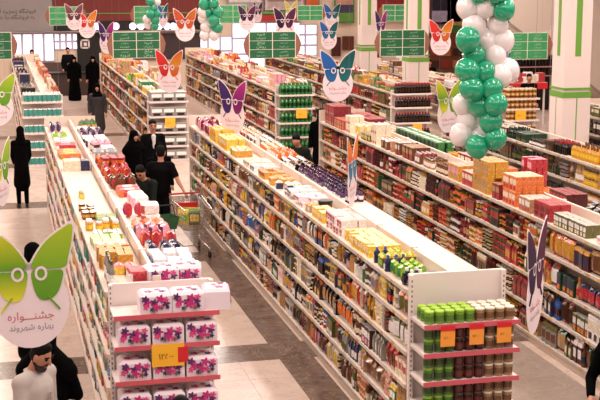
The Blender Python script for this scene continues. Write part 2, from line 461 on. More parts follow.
def gondola(label, X0, Y0, Y1, levels, bay, D=.46, spine=1.88):
    W = 2 * D + .08
    t = thing('shelf_gondola', label, 'shelving', (X0, Y0, 0), 0, 'shelf gondolas')
    L = Y1 - Y0; nb = max(1, round(L / bay)); b = L / nb
    MB().box(.02, W - .02, .0, L, 0, levels[0] - .05).build('plinth', M_CREAM, t)
    MB().box(D + .02, D + .06, .0, L, levels[0], spine).build('back_panel', M_CREAM, t)
    up = MB().box(D, D + .08, -.025, .025, 0.0, spine + .01); up.box(D - .004, D, -.012, .012, .2, spine, K('#777777'))
    um = up.mesh('upright', M_CREAM)
    for i in range(nb + 1): link('upright', um, t, (0, i * b, 0))
    for li, z in enumerate(levels):
        for i in range(nb):
            s = link('shelf', shelf_mesh(b, D), t, (0, i * b, z)); link('price_rail', rail_mesh(b, (i + li) % 4), s)
        s = link('shelf', shelf_mesh(L, D), t, (W, L, z), math.pi); link('price_rail', rail_mesh(L, 0), s)
    MB().box(-.005, W + .005, L + .027, L + .055, 0, spine + .06).build('end_panel', M_CREAM, t)
    BOXES.append((X0 + .06, X0 + W - .06, Y0, Y1, spine - .1))
    return t
LV_B = [.12, .45, .78, 1.12, 1.45, 1.75]
LV_C = [.12, .50, .90, 1.30, 1.68]
ANAME = dict(A='left gondola', B='centre gondola', C='right gondola', D='rightmost gondola', F='column-side gondola', A2='entrance gondola', B2='grey-box gondola', C2='green-bottle gondola', D2='dark-bottle gondola', E2='gold-tin gondola')
GD = dict(A=(.97, 11.85, 25.4, LV_B), B=(3.83, 11.25, 25.0, LV_B), C=(6.72, 10.6, 25.6, LV_C), D=(9.5, 12.5, 25.6, LV_C), F=(12.75, 16.0, 26.5, LV_C),
          A2=(.66, 31.7, 46.0, LV_C), B2=(3.8, 31.9, 46.0, LV_C), C2=(7.3, 32.6, 48.4, LV_C), D2=(10.15, 31.4, 47.0, LV_C), E2=(13.2, 31.4, 45.0, [.12, .45, .8, 1.12, 1.42]))
GLAB = dict(A='long cream shelving gondola on the left, stocked with household packs', B='long cream shelving gondola in the centre, stocked with mixed packets', C='long cream shelving gondola right of centre, stocked with jars',
            D='long shelving gondola at far right, stocked with dark bottles', F='shelving gondola behind the square column at the right edge', A2='back row gondola at far left before the bright entrance',
            B2='back row gondola with grey boxes on its end', C2='back row gondola with green bottles on its end', D2='back row gondola with dark bottles on its end', E2='back row gondola with gold tins on its end')
for k, (x, y0, y1, lv) in GD.items():
    gondola(GLAB[k], x, y0, y1, lv, 1.2 if k in 'AB' else 2.1 if k in 'CD' else 3.4, spine={'A': 1.88, 'B': 1.88, 'E2': 1.58}.get(k, 1.85))

rng = random.Random(11)
def colourset(pal):
    a = rng.choice(pal); b = rng.choice(pal + ['white', 'cream', 'yellow']); c = rng.choice(pal + ['white', 'gold', 'red'])
    return a, b, c
def run_label(a, kind, where, n, i=0, q=0, stack=1):
    return '%s%s %s, %s of %s cluster from near end, %s' % (['lower ', 'upper ', 'topmost '][q] if stack > 1 else '', a, NOUN[kind], ORD[i], ORD[min(n, len(ORD) - 1)], where)
def face_fill(g, types, pal, lv_from=0, lv_to=None, rows=1, y_lo=None, y_hi=None, right=False, runlen=(3, 8), start=0, size=(.85, 1.25), jit=.12, full=.92, accent=None):
    X0, Y0, Y1, lv = GD[g]
    Y0 = y_lo if y_lo is not None else Y0; Y1 = y_hi if y_hi is not None else Y1
    for li in range(lv_from, len(lv) if lv_to is None else lv_to):
        z = lv[li]; gap = (lv[li + 1] - z - .05) if li + 1 < len(lv) else .3
        y = Y0 + .03; n = start
        where = '%s %s' % (LEVN[len(lv)][li], ANAME[g])
        while y < Y1 - .1:
            kind = rng.choice(types); fn, cat, w, d, h = SHAPES[kind]
            s = rng.uniform(*size); w *= s; d *= s; h *= rng.uniform(.8, 1.2) * min(s, 1.1)
            if kind in ('packet', 'snack_bag', 'carton', 'bottle', 'detergent_bottle'): h = max(h, gap * rng.uniform(.6, full))
            h = min(h, gap * full); a, b, c = colourset(pal)
            if accent: b = rng.choice(accent); c = rng.choice(accent)
            cols = (a, b, c)
            grp = '%s %ss in %s cluster, %s' % (a, NOUN[kind], ORD[min(n, len(ORD) - 1)], where); n += 1
            stack = int(min(3, max(1, (gap * .97) // h))) if kind in ('jar', 'tin_can', 'tub', 'wrapped_pack') else 1
            for i in range(rng.randint(*runlen)):
                if y + w > Y1 - .02: y = Y1; break
                rot = rng.uniform(-jit, jit) * (.35 if kind in ('carton', 'wrapped_pack') else 1)
                we = w if kind in ('jar', 'tin_can', 'bottle', 'tub') else w * math.cos(rot) + d * abs(math.sin(rot))
                yy = y + we / 2; y += we + .004
                if rng.random() < .02: continue
                for r in range(rows):
                    for q in range(stack):
                        xo = .008 + d / 2 + r * (d + .012) + rng.uniform(0, .025)
                        if xo + d / 2 > .45: continue
                        x = X0 + 1.0 - xo if right else X0 + xo
                        item(kind, (w, d, h), cols, (x, yy, z + q * h), (math.pi if right else 0) + rot, run_label(a, kind, where, n - 1, i, q, stack), grp, r == 0 and not right)
            y += rng.uniform(0, .012)
MIX = ['packet', 'snack_bag', 'carton', 'jar', 'bottle', 'tub', 'packet', 'detergent_bottle', 'snack_bag', 'tin_can']
P_B = ['tan', 'olive', 'cream', 'white', 'red', 'green', 'brown', 'gold', 'black', 'navy', 'grey', 'orange', 'yellow', 'coffee', 'coffee', 'olive', 'darkgreen', 'grey', 'cream', 'tan', 'brown', 'grey', 'black']
P_C = ['brown', 'crimson', 'red', 'gold', 'tan', 'maroon', 'coffee', 'olive', 'cream', 'brown', 'red', 'orange', 'darkgreen', 'maroon']
P_D = ['black', 'coffee', 'olive', 'maroon', 'black', 'darkgreen', 'brown', 'black']
P_A = ['white', 'cream', 'pink', 'green', 'orange', 'yellow', 'grey', 'red', 'teal', 'tan', 'magenta', 'olive', 'brown', 'white']
ALLC = list(HUES)
face_fill('A', MIX, P_A, 0, 5, rows=1, runlen=(1, 4), accent=ALLC, jit=.2)
face_fill('B', MIX, P_B, 0, 5, rows=2, runlen=(1, 4), size=(.6, .95), accent=['white', 'cream', 'yellow', 'cream', 'tan', 'red', 'brown', 'olive', 'grey', 'black', 'gold', 'pink', 'blue', 'white', 'orange', 'coffee'], jit=.3)
face_fill('C', ['jar', 'jar', 'jar', 'tin_can', 'bottle', 'carton', 'packet', 'tub'], P_C, 0, 4, rows=2, y_lo=14.5, runlen=(2, 5), size=(.7, .95), accent=P_C + ['cream', 'gold', 'white', 'tan'])
face_fill('C', ['snack_bag', 'packet', 'carton', 'snack_bag', 'bottle'], P_C + ['navy', 'blue', 'black', 'white', 'grey', 'tan'], 0, 4, rows=1, y_hi=14.5, y_lo=12.0, start=60, runlen=(1, 4), accent=P_C + ['cream', 'white', 'tan', 'navy'], jit=.25)
face_fill('D', ['bottle', 'bottle', 'jar', 'carton', 'bottle'], P_D, 0, 4, y_lo=19.5, runlen=(2, 6), accent=P_D + ['cream', 'tan', 'olive', 'grey'], size=(.8, 1.05))
face_fill('D', ['bottle', 'jar', 'bottle'], ['gold', 'olive', 'tan', 'gold', 'brown', 'black'], 2, 4, y_lo=16.5, y_hi=19.5, start=60, runlen=(3, 6))
face_fill('F', ['carton', 'bottle', 'jar'], P_D + ['brown', 'tan', 'white'], 2, 4, y_lo=22)
P_2 = ['brown', 'tan', 'red', 'olive', 'cream', 'maroon', 'brown', 'gold', 'crimson', 'coffee', 'black', 'grey', 'coffee']
for g in ('A2', 'B2', 'C2', 'D2', 'E2'):
    face_fill(g, ['carton', 'packet', 'jar', 'snack_bag', 'bottle'], P_2 if g != 'A2' else P_A, 0 if g != 'E2' else 2, 4, runlen=(2, 6), accent=P_2)
face_fill('A', ['wrapped_pack', 'packet', 'carton'], P_A, 2, 5, right=True)

def top_block(g, side, y0, y1, kind, cols, dims=None, rows=3, stack=1, fill=.97, jit=.02, name=None, n=0, zlev=None, x0=.04):
    """products standing on the top shelf of gondola g; side 'l' or 'r'"""
    X0, Y0, Y1, lv = GD[g]; z = lv[-1] if zlev is None else zlev
    fn, cat, w, d, h = SHAPES[kind]
    if dims: w, d, h = dims
    a = cols[0]
    where = '%s top shelf, %s' % ('left' if side == 'l' else 'right', ANAME[g])
    y = y0; ci = 0
    while y + w <= y1 + .001:
        for r in range(rows):
            xo = x0 + d / 2 + r * (d + .008)
            if xo + d / 2 > .46: break
            grp = '%s %ss, %s batch, %s' % (a, NOUN[kind], ORD[n], where)
            for q in range(stack):
                lab = '%s%s %s, %s in %s row, %s batch, %s' % (['lower ', 'upper '][q] if stack > 1 else '', a, NOUN[kind], ORD[ci], ORD[r], ORD[n], where)
                if rng.random() > fill: continue
                x = X0 + xo if side == 'l' else X0 + 1.0 - xo
                item(kind, (w, d, h), cols, (x + rng.uniform(-jit, jit) * .4, y + w / 2, z + q * h), rng.uniform(-jit, jit) * (.8 if kind in ('carton', 'wrapped_pack') else 4), lab, grp)
        y += w + .006; ci += 1
def top_mixed(g, side, y0, y1, types, pal, rows=3, fill=.95, n0=0, seg=(.5, 1.3), hs=(.8, 1.2), stackp=.3, jit=.02, bpal=None):
    y = y0; n = n0
    while y < y1 - .2:
        L = min(rng.uniform(*seg), y1 - y); k = rng.choice(types); fn, cat, w, d, h = SHAPES[k]; s = rng.uniform(.75, 1.1); cs = colourset(pal)
        if bpal: cs = (cs[0], rng.choice(bpal), cs[2])
        top_block(g, side, y, y + L, k, cs, (w * s, d * s, h * rng.uniform(*hs)), rows, 2 if k in ('jar', 'tin_can', 'tub', 'carton') and rng.random() < stackp else 1, fill, jit, n=n); n += 1
        y += L + rng.uniform(.0, .12)
# ---- left gondola top: sparse on the aisle side, crowded on the far side
T = top_block
T('A', 'l', 11.95, 12.5, 'bottle', ('grey', 'white', 'olive'), (.07, .07, .28), 1, n=0, fill=.8)
T('A', 'l', 11.95, 12.3, 'wrapped_pack', ('red', 'white', 'red'), (.3, .2, .16), 1, n=1, x0=.24)
T('A', 'l', 12.4, 12.7, 'packet', ('yellow', 'orange', 'pink'), (.12, .1, .12), 2, fill=.7, n=2, x0=.16)
T('A', 'l', 12.75, 13.35, 'carton', ('gold', 'tan', 'brown'), (.075, .08, .16), 5, n=3, fill=.9, jit=.03)
T('A', 'l', 13.4, 13.65, 'tub', ('pink', 'tan', 'cream'), (.11, .11, .12), 4, n=4)
T('A', 'l', 13.7, 14.2, 'carton', ('cream', 'lime', 'green'), (.12, .1, .09), 4, n=5, fill=.85)
T('A', 'l', 14.3, 14.6, 'packet', ('lime', 'green', 'white'), (.13, .1, .08), 3, n=6, fill=.8, x0=.1)
T('A', 'l', 14.7, 15.0, 'jar', ('gold', 'yellow', 'white'), (.09, .09, .13), 4, fill=.7, n=7)
T('A', 'l', 15.1, 15.6, 'carton', ('brown', 'lime', 'green'), (.13, .12, .08), 2, fill=.8, n=8, x0=.2)
T('A', 'l', 15.5, 16.2, 'tin_can', ('brown', 'gold', 'cream'), (.09, .09, .1), 2, fill=.5, n=9)
T('A', 'l', 17.0, 17.3, 'packet', ('yellow', 'lime', 'tan'), (.1, .06, .1), 2, fill=.5, n=10)
T('A', 'l', 18.3, 18.6, 'packet', ('lime', 'yellow', 'grey'), (.1, .06, .1), 2, fill=.6, n=11)
T('A', 'l', 19.5, 19.85, 'carton', ('cream', 'grey', 'white'), (.33, .26, .16), 1, n=12)
T('A', 'l', 19.5, 19.75, 'carton', ('navy', 'grey', 'white'), (.22, .13, .16), 1, n=13, x0=.31)
T('A', 'l', 20.2, 20.6, 'carton', ('brown', 'black', 'grey'), (.18, .12, .08), 1, n=14, fill=.9, x0=.2)
T('A', 'l', 20.8, 21.5, 'wrapped_pack', ('orange', 'gold', 'yellow'), (.22, .36, .09), 1, n=15)
T('A', 'l', 21.9, 22.4, 'wrapped_pack', ('red', 'white', 'pink'), (.22, .36, .09), 1, n=16)
T('A', 'l', 22.5, 23.0, 'wrapped_pack', ('white', 'cream', 'grey'), (.22, .3, .1), 1, n=17)
T('A', 'l', 23.3, 23.8, 'snack_bag', ('lime', 'white', 'green'), (.2, .14, .12), 2, n=18)
T('A', 'l', 24.4, 25.0, 'snack_bag', ('purple', 'white', 'navy'), (.16, .12, .18), 2, n=19, fill=.8)
n = 0
def TA(y0, y1, kind, cols, dims, rows=3, stack=1, fill=.95):
    global n
    T('A', 'r', y0, y1, kind, cols, dims, rows, stack, fill, .05, n=n); n += 1
TA(12.3, 13.1, 'carton', ('white', 'blue', 'cream'), (.13, .13, .16), 3, 1)
TA(13.2, 13.6, 'snack_bag', ('navy', 'white', 'purple'), (.16, .12, .16), 3, 1)
TA(13.65, 14.1, 'snack_bag', ('red', 'orange', 'magenta'), (.16, .13, .2), 3, 1)
TA(14.15, 14.5, 'snack_bag', ('pink', 'purple', 'white'), (.16, .13, .18), 3, 1)
TA(14.55, 14.9, 'packet', ('orange', 'white', 'orange'), (.15, .12, .14), 3, 1)
TA(15.0, 15.4, 'wrapped_pack', ('white', 'red', 'pink'), (.24, .22, .13), 2, 2)
TA(15.5, 15.8, 'snack_bag', ('red', 'magenta', 'white'), (.17, .13, .2), 3, 1)
TA(15.9, 16.9, 'wrapped_pack', ('white', 'pink', 'cream'), (.26, .22, .15), 2, 1)
TA(17.0, 17.5, 'wrapped_pack', ('red', 'orange', 'white'), (.24, .3, .1), 1, 1)
TA(17.6, 18.1, 'snack_bag', ('brown', 'red', 'gold'), (.15, .12, .2), 3, 1)
TA(18.2, 18.9, 'snack_bag', ('red', 'orange', 'red'), (.17, .13, .24), 3, 1)
TA(19.0, 19.4, 'tub', ('crimson', 'orange', 'red'), (.12, .12, .13), 3, 2)
TA(19.5, 20.0, 'snack_bag', ('orange', 'red', 'white'), (.17, .13, .22), 3, 1)
TA(20.1, 20.7, 'wrapped_pack', ('grey', 'white', 'navy'), (.26, .2, .2), 2, 1)
TA(20.8, 21.3, 'wrapped_pack', ('white', 'crimson', 'pink'), (.24, .22, .16), 2, 1)
TA(21.4, 22.0, 'packet', ('maroon', 'white', 'pink'), (.14, .1, .2), 3, 1)
TA(22.1, 22.9, 'wrapped_pack', ('white', 'purple', 'cream'), (.24, .2, .14), 2, 1)
TA(23.0, 23.7, 'snack_bag', ('purple', 'white', 'navy'), (.17, .13, .2), 3, 1)
TA(23.8, 24.4, 'wrapped_pack', ('white', 'grey', 'tan'), (.2, .2, .14), 2, 1)
TA(24.5, 25.2, 'packet', ('tan', 'brown', 'green'), (.13, .1, .18), 3, 1)
# ---- centre gondola top
n = 0
def TB(y0, y1, kind, cols, dims, rows=3, stack=1, fill=.96, side='l', x0=.04):
    global n
    T('B', side, y0, y1, kind, cols, dims, rows, stack, fill, .03, n=n, x0=x0); n += 1
TB(11.3, 11.6, 'detergent_bottle', ('black', 'navy', 'white'), (.1, .08, .17), 2)
TB(11.3, 11.6, 'wrapped_pack', ('blue', 'white', 'white'), (.28, .14, .09), 1, x0=.3)
TB(11.62, 12.0, 'snack_bag', ('lime', 'green', 'yellow'), (.12, .1, .15), 4)
TB(12.0, 12.15, 'detergent_bottle', ('navy', 'white', 'blue'), (.08, .07, .17), 3)
TB(12.15, 12.4, 'packet', ('olive', 'lime', 'yellow'), (.08, .07, .15), 5)
TB(12.4, 12.52, 'detergent_bottle', ('navy', 'yellow', 'blue'), (.08, .07, .17), 2)
TB(12.4, 12.6, 'packet', ('yellow', 'lime', 'yellow'), (.08, .07, .14), 2, x0=.22)
TB(12.65, 13.65, 'carton', ('yellow', 'cream', 'gold'), (.075, .085, .13), 5, 1, .97)
TB(13.75, 14.5, 'carton', ('white', 'red', 'red'), (.1, .1, .1), 4, 2, .9)
TB(14.6, 15.2, 'carton', ('yellow', 'cream', 'gold'), (.1, .1, .13), 2, 1, .9)
TB(15.3, 15.55, 'tub', ('black', 'coffee', 'black'), (.2, .2, .14), 1, x0=.2)
TB(15.3, 15.6, 'packet', ('tan', 'white', 'gold'), (.1, .08, .12), 2)
TB(15.65, 16.2, 'carton', ('white', 'magenta', 'pink'), (.15, .12, .06), 3, 2, .7)
TB(16.25, 16.8, 'carton', ('white', 'purple', 'grey'), (.15, .12, .06), 3, 2, .7)
TB(16.9, 17.3, 'packet', ('navy', 'white', 'cream'), (.12, .1, .12), 3, 1, .6)
TB(17.35, 17.9, 'carton', ('gold', 'orange', 'yellow'), (.11, .1, .1), 4, 1, .85)
TB(18.0, 18.5, 'carton', ('gold', 'red', 'yellow'), (.11, .1, .1), 3, 1, .85)
TB(18.6, 19.1, 'carton', ('white', 'navy', 'blue'), (.14, .12, .09), 3, 1, .75)
TB(19.15, 19.7, 'carton', ('cream', 'grey', 'white'), (.14, .12, .09), 3, 1, .75)
TB(20.3, 20.9, 'packet', ('gold', 'yellow', 'cream'), (.12, .1, .15), 3, 1, .9)
TB(21.1, 22.0, 'carton', ('yellow', 'cream', 'orange'), (.1, .1, .2), 3, 1, .9)
TB(22.1, 22.9, 'carton', ('yellow', 'orange', 'gold'), (.1, .1, .24), 3, 1, .9)
TB(23.0, 23.8, 'snack_bag', ('pink', 'crimson', 'green'), (.17, .13, .24), 3, 1, .9)
TB(23.9, 24.7, 'snack_bag', ('crimson', 'pink', 'white'), (.17, .13, .24), 3, 1, .9)
n = 0
TB(15.8, 17.0, 'bottle', ('purple', 'white', 'black'), (.08, .08, .17), 4, 1, .85, 'r')
TB(17.05, 18.3, 'bottle', ('purple', 'grey', 'maroon'), (.08, .08, .17), 4, 1, .85, 'r')
TB(18.4, 18.9, 'snack_bag', ('black', 'white', 'orange'), (.15, .12, .16), 3, 1, .9, 'r')
TB(18.95, 19.5, 'snack_bag', ('white', 'black', 'grey'), (.15, .12, .16), 3, 1, .9, 'r')
TB(19.55, 20.3, 'snack_bag', ('orange', 'white', 'cream'), (.16, .12, .18), 3, 1, .95, 'r')
TB(20.35, 21.1, 'snack_bag', ('cream', 'orange', 'teal'), (.16, .12, .18), 3, 1, .95, 'r')
TB(21.2, 22.2, 'snack_bag', ('white', 'brown', 'grey'), (.16, .12, .18), 3, 1, .9, 'r')
TB(22.3, 23.3, 'snack_bag', ('cream', 'red', 'black'), (.16, .12, .18), 3, 1, .9, 'r')
TB(23.4, 24.8, 'snack_bag', ('coffee', 'white', 'grey'), (.16, .12, .18), 3, 1, .9, 'r')
# ---- right gondola top
top_mixed('C', 'l', 14.9, 21.6, ['carton', 'carton', 'jar', 'carton', 'packet'], ['brown', 'red', 'tan', 'gold', 'brown', 'crimson', 'maroon', 'orange'], 4, n0=6, hs=(.95, 1.2), stackp=.2, seg=(.25, .6), bpal=['cream', 'cream', 'white', 'pink', 'tan'])
top_mixed('C', 'l', 21.7, 23.8, ['packet', 'snack_bag', 'carton'], ['white', 'grey', 'green', 'cream', 'olive'], 3, n0=30, seg=(.3, .6))
n = 0
def TCc(y0, y1, kind, cols, dims, rows=3, stack=1, fill=.96, side='l'):
    global n
    T('C', side, y0, y1, kind, cols, dims, rows, stack, fill, .02, n=n); n += 1
TCc(12.4, 13.2, 'carton', ('white', 'pink', 'cream'), (.2, .2, .1), 2, 1)
TCc(13.3, 14.25, 'carton', ('olive', 'white', 'cream'), (.075, .09, .16), 2, 1, 1)
TCc(14.3, 14.85, 'carton', ('red', 'crimson', 'maroon'), (.16, .14, .22), 3, 1, 1)
TCc(23.9, 24.6, 'carton', ('red', 'tan', 'gold'), (.13, .12, .2), 3, 1, .95)
TCc(24.65, 25.4, 'carton', ('crimson', 'red', 'tan'), (.13, .12, .2), 3, 2, .95)
TCc(24.0, 25.4, 'carton', ('crimson', 'red', 'pink'), (.13, .12, .2), 3, 1, .9, 'r')
TCc(12.6, 14.1, 'carton', ('pink', 'red', 'white'), (.24, .2, .1), 2, 1, .9, 'r')
TCc(14.2, 14.9, 'snack_bag', ('black', 'grey', 'white'), (.2, .16, .16), 2, 1, .95, 'r')
top_mixed('C', 'r', 15.1, 20.0, ['carton', 'jar', 'tin_can'], ['red', 'crimson', 'pink', 'orange', 'gold', 'maroon'], 3, n0=8, seg=(.3, .7), bpal=['cream', 'red', 'pink'])
T('C', 'r', 20.1, 22.4, 'wrapped_pack', ('green', 'darkgreen', 'white'), (.2, .16, .12), 2, 2, .9, n=20)
T('C', 'r', 22.5, 23.9, 'packet', ('cream', 'white', 'tan'), (.15, .12, .16), 3, 1, .9, n=21)
# ---- far right gondola top
top_mixed('D', 'l', 19.6, 25.3, ['bottle', 'carton', 'bottle', 'jar'], ['black', 'coffee', 'olive', 'darkgreen', 'black', 'brown'], 4, n0=10, hs=(.75, .95), stackp=0, seg=(.3, .8))
T('D', 'l', 16.4, 19.5, 'bottle', ('gold', 'yellow', 'brown'), (.1, .1, .26), 4, n=0)
T('D', 'r', 18.0, 19.5, 'bottle', ('yellow', 'gold', 'cream'), (.1, .1, .26), 3, n=1)
top_mixed('F', 'l', 22.5, 26.0, ['packet', 'carton'], ['darkgreen', 'olive', 'brown', 'tan'], 3)
for g in ('A2', 'B2', 'C2', 'D2', 'E2'):
    X0, Y0, Y1, lv = GD[g]
    top_mixed(g, 'l', Y0 + .1, Y1 - .3, ['carton', 'snack_bag', 'packet', 'jar'], {'A2': ['purple', 'white', 'grey', 'navy', 'tan', 'black'], 'B2': ['red', 'lime', 'yellow', 'orange', 'tan', 'white', 'green'], 'C2': ['cream', 'tan', 'pink', 'red', 'white'], 'D2': ['brown', 'gold', 'tan', 'green'], 'E2': ['tan', 'white', 'brown']}[g], 3, seg=(.35, .9), stackp=.2)
    top_mixed(g, 'r', Y0 + .1, Y1 - .3, ['carton', 'snack_bag', 'packet'], ['tan', 'white', 'cream', 'red', 'brown', 'orange', 'grey'], 2, seg=(.35, .9), n0=40, stackp=.2)

# ------------------------------------------------------------------ end displays
M_PERF = mat('perforated_hole', '#6b5f58', 0.6)
def endcap(label, X0, Y, levels, top, W=1.0, D=.42, lip=M_REDLIP, panel_back=.04, shelf_m=M_WHITE):
    """end display facing the camera: Y = plane of its back panel"""
    t = thing('end_display', label, 'shelving', (X0, Y, 0), 0, 'end displays')
    MB().box(0, W, 0, panel_back, 0.0, top).build('back_panel', M_WHITE, t)
    for x in (-.01, W - .03):
        u = MB().box(x, x + .04, -.045, 0, 0, top); o = u.build('upright', M_WHITE, t)
        hm = MB()
        z = .1
        while z < top - .03:
            hm.box(x + .014, x + .026, -.047, -.0445, z, z + .022); z += .05
        hm.build('perforation', M_PERF, o)['kind'] = 'stuff'
    MB().box(.01, W - .01, -D, -.05, 0, levels[0] - .03).build('plinth', M_WHITE, t)
    for z in levels:
        s = MB().box(.0, W, -D, -.045, -.03, 0).build('shelf', shelf_m, t, (0, 0, z))
        MB().box(0, W, -D - .014, -D, -.035, .01).build('price_rail', lip, s)
    BOXES.append((X0 + .05, X0 + W - .05, Y - .05, Y + .05, top))
    return t
AC = [.08, .34, .66, .99, 1.33, 1.63]
endcap('end display of pink and purple floral packs at the left gondola', 1.0, 11.80, AC[1:], 1.84, 1.0, .44)
BC = [.12, .40, .68, .96, 1.24, 1.52]
endcap('end display of green and tan tins at the centre gondola', 3.84, 11.18, BC, 1.92, .97, .44)
# floral packs: wrapper, printed blossoms and a round badge
fp = MB(); bevel_box(fp, .3, .26, .2, (1, 1, 1), .03); FPM = fp.mesh('floral_pack', mat('pack_white_film', '#eeddE4', 0.3))
petal = {}
for nm, hx in (('magenta', '#c22a78'), ('purple', '#5a2465'), ('navy', '#2c2450'), ('hot', '#dd4a86'), ('green', '#53734a')):
    petal[nm] = mat('blossom_' + nm, hx, .35)
def blossom_mesh(nm, r, n=5):
    pts = []
    for i in range(n * 4):
        a = 2 * math.pi * i / (n * 4); rr = r * (.72 + .28 * math.cos(n * a)); pts.append((rr * math.cos(a), rr * math.sin(a)))
    return MB().prism(pts, 0, .002).mesh('blossom', petal[nm])
BLM = {k: blossom_mesh(k, r) for k, r in (('magenta', .05), ('purple', .042), ('navy', .026), ('hot', .034), ('green', .02))}
def floral_pack(x, y, z, label, group, rz=0):
    t = thing('floral_pack', label, 'pack', (x, y, z), rz, group)
    body = link('wrapper', FPM, t, (0, 0, 0), math.pi / 2)
    rg = random.Random(int(x * 100 + z * 1000))
    spec = [('magenta', -.08, .11), ('magenta', .03, .13), ('purple', -.02, .1), ('purple', .09, .1), ('hot', -.1, .07), ('hot', .05, .06), ('hot', .1, .14), ('magenta', .0, .07), ('purple', -.1, .145), ('navy', .1, .055), ('navy', -.05, .05), ('green', -.02, .04), ('green', .06, .045)]
    for i, (k, px, pz) in enumerate(spec):
        link('blossom', BLM[k], t, (px + rg.uniform(-.012, .012), -.1335 - .0012 * i, pz + .008 + rg.uniform(-.01, .01)))
    for i, (k, px, py) in enumerate((('magenta', -.06, -.03), ('hot', .03, .02), ('purple', .07, -.05))):
        o = link('blossom', BLM[k], t, (px, py, .2035 + .0006 * i)); o.rotation_euler = (math.pi / 2, 0, 0)
for li, z in enumerate(AC[1:]):
    lv = ['bottom', 'second', 'third', 'fourth', 'top'][li]
    for q in range(3):
        pos = ['left', 'middle', 'right'][q]
        floral_pack((1.40, 1.705, 2.0)[q] if li == 4 else 1.19 + q * .32, 11.5 + (.06 if li == 4 and q == 2 else 0), z, 'floral pink and purple pack, %s on the %s shelf of left end display' % (pos, lv), 'floral packs on the left end display', 1.45 if li == 4 and q == 2 else 0)
for i, (x, y, nm) in enumerate(((1.53, 11.97, 'left'), (1.79, 12.0, 'right'))): floral_pack(x, y + .05, 1.752, 'floral pack standing behind the left end display, %s one of two' % nm, 'floral packs behind the end display', .15 - .3 * i)
# tins of the centre end display: body, label band, lid
def tin_proto(nm, body, lid, band):
    r, h = .047, .112
    b = MB(); b.lathe([(r * .94, 0), (r, .004), (r, h * .25), (r, h * .75), (r, h - .004), (r * .96, h)], 12, cols=[K('#b8b2a6'), K(body), K(band), K(body), K(body)])
    l = MB(); l.lathe([(r * 1.02, h), (r * 1.02, h + .012), (r * .9, h + .016)], 12, col=K(lid))
    return b.mesh('tin_body', M_GLASSY, True), l.mesh('lid', M_ZONE)
TINS = dict(green=tin_proto('g', '#46701f', '#86b034', '#2c481c'), maroon=tin_proto('m', '#38130f', '#4a261c', '#5a1e1a'), tan=tin_proto('t', '#94744e', '#e6d8c2', '#6e4a30'), lime=tin_proto('l', '#6a9626', '#a0c83e', '#4e7424'))
for li, z in enumerate(BC):
    top = li == len(BC) - 1; lv = ['bottom', 'second', 'third', 'fourth', 'fifth', 'top'][li]
    for col in range(9):
        k = ('lime' if col < 5 else 'tan') if top else ('green' if col < 3 else 'maroon' if col < 6 else 'tan')
        for st in range(1 if top else 2):
            for row in range(3 if top else 1):
                me, le = TINS[k]
                x = 3.84 + .075 + col * .102; y = 11.18 - .36 + row * .105
                t = thing('tin', '%s tin, %s, %s from left, %s shelf of the centre end display' % (dict(green='green', maroon='dark red', tan='cream-lidded tan', lime='lime green')[k], ['front row', 'middle row', 'back row'][row] if top else ['lower layer', 'upper layer'][st], ORD[col], lv), 'can',
                          (x, y, z + st * .131), rng.uniform(0, 6), '%s tins on the %s shelf of the centre end display' % (k, lv))
                link('body', me, t); link('lid', le, t)

def price_card(label, p, w, h, m, red=None, group='price cards'):
    t = thing('price_card', label, 'card', p, 0, group)
    MB().box(-w / 2, w / 2, 0, .004, -h, 0).build('card', m, t)
    if red == 'top': MB().box(-w / 2, w / 2, -.003, 0, -h * .2, .012).build('header', M_RED, t)
    if red == 'right': MB().box(w * .3, w * .62, -.003, 0, -h * .85, -h * .18).build('badge', M_RED, t)
    lettering('۱۲۵۰۰', mat('card_ink', '#7a4420', .6), t, (-w * .06, -.002, -h * .55), w * .45)
    return t
for i, (x, nm) in enumerate(((4.07, 'left'), (4.36, 'middle'), (4.64, 'right'))):
    price_card('orange price card with red header, %s of three on centre end display' % nm, (x, 11.18 - .462, 1.505), .145, .19, M_ORANGE, 'top')
price_card('large yellow price card with red badge on left end display', (1.50, 11.80 - .462, 1.345), .31, .22, M_YELLOW, 'right')

# back row end displays
def box_cap(key, name, x0, y, lv, top, kind, dims, cols, label_item, stack, lipm, card):
    endcap(name, x0, y, lv, top, 1.0, .4, lipm)
    for li, z in enumerate(lv):
        w, d, h = dims
        nn = int(.98 / (w + .005)); off = (1.0 - nn * (w + .005)) / 2
        lname = ['bottom', 'second', 'third', 'fourth', 'fifth', 'top'][li]
        for i in range(nn):
            for st in range(stack):
                for r in range(3 if li == len(lv) - 1 else 2 if kind == 'bottle' else 1):
                    item(kind, dims, cols, (x0 + off + w / 2 + i * (w + .005), y - .39 + d / 2 + r * (d + .01), z + st * h), math.pi / 2, '%s%s, %s from left, %s shelf' % (['', 'second-row ', 'third-row '][r] if r else 'upper ' if st else '', label_item, ORD[i], lname), '%s, %s shelf' % (label_item, lname))
    if card: price_card(card[0], (card[1], y - .42, card[2]), card[3], card[4], M_YELLOW)
box_cap('A2', 'end display of teal and white packs at far left', .66, 31.6, [.1, .5, .9, 1.3, 1.66], 1.8, 'wrapped_pack', (.11, .2, .2), ('white', 'teal', 'grey'), 'white and teal pack of far left end display', 1, M_WHITE, None)
box_cap('B2', 'end display of grey boxes behind the suited man', 3.8, 31.8, [.1, .45, .8, 1.2, 1.58], 1.7, 'carton', (.3, .28, .24), ('grey', 'white', 'black'), 'grey box on end display behind suited man', 1, M_WHITE, ('yellow price card on the end display of grey boxes', 4.32, 1.17, .26, .24))
box_cap('C2', 'end display of green bottles in the back row', 7.3, 32.5, [.1, .48, .86, 1.24, 1.6], 1.86, 'bottle', (.105, .1, .31), ('green', 'darkgreen', 'green'), 'green drink bottle on back row end display', 1, M_WHITE, ('yellow price card on the end display of green bottles', 7.92, 1.22, .3, .24))
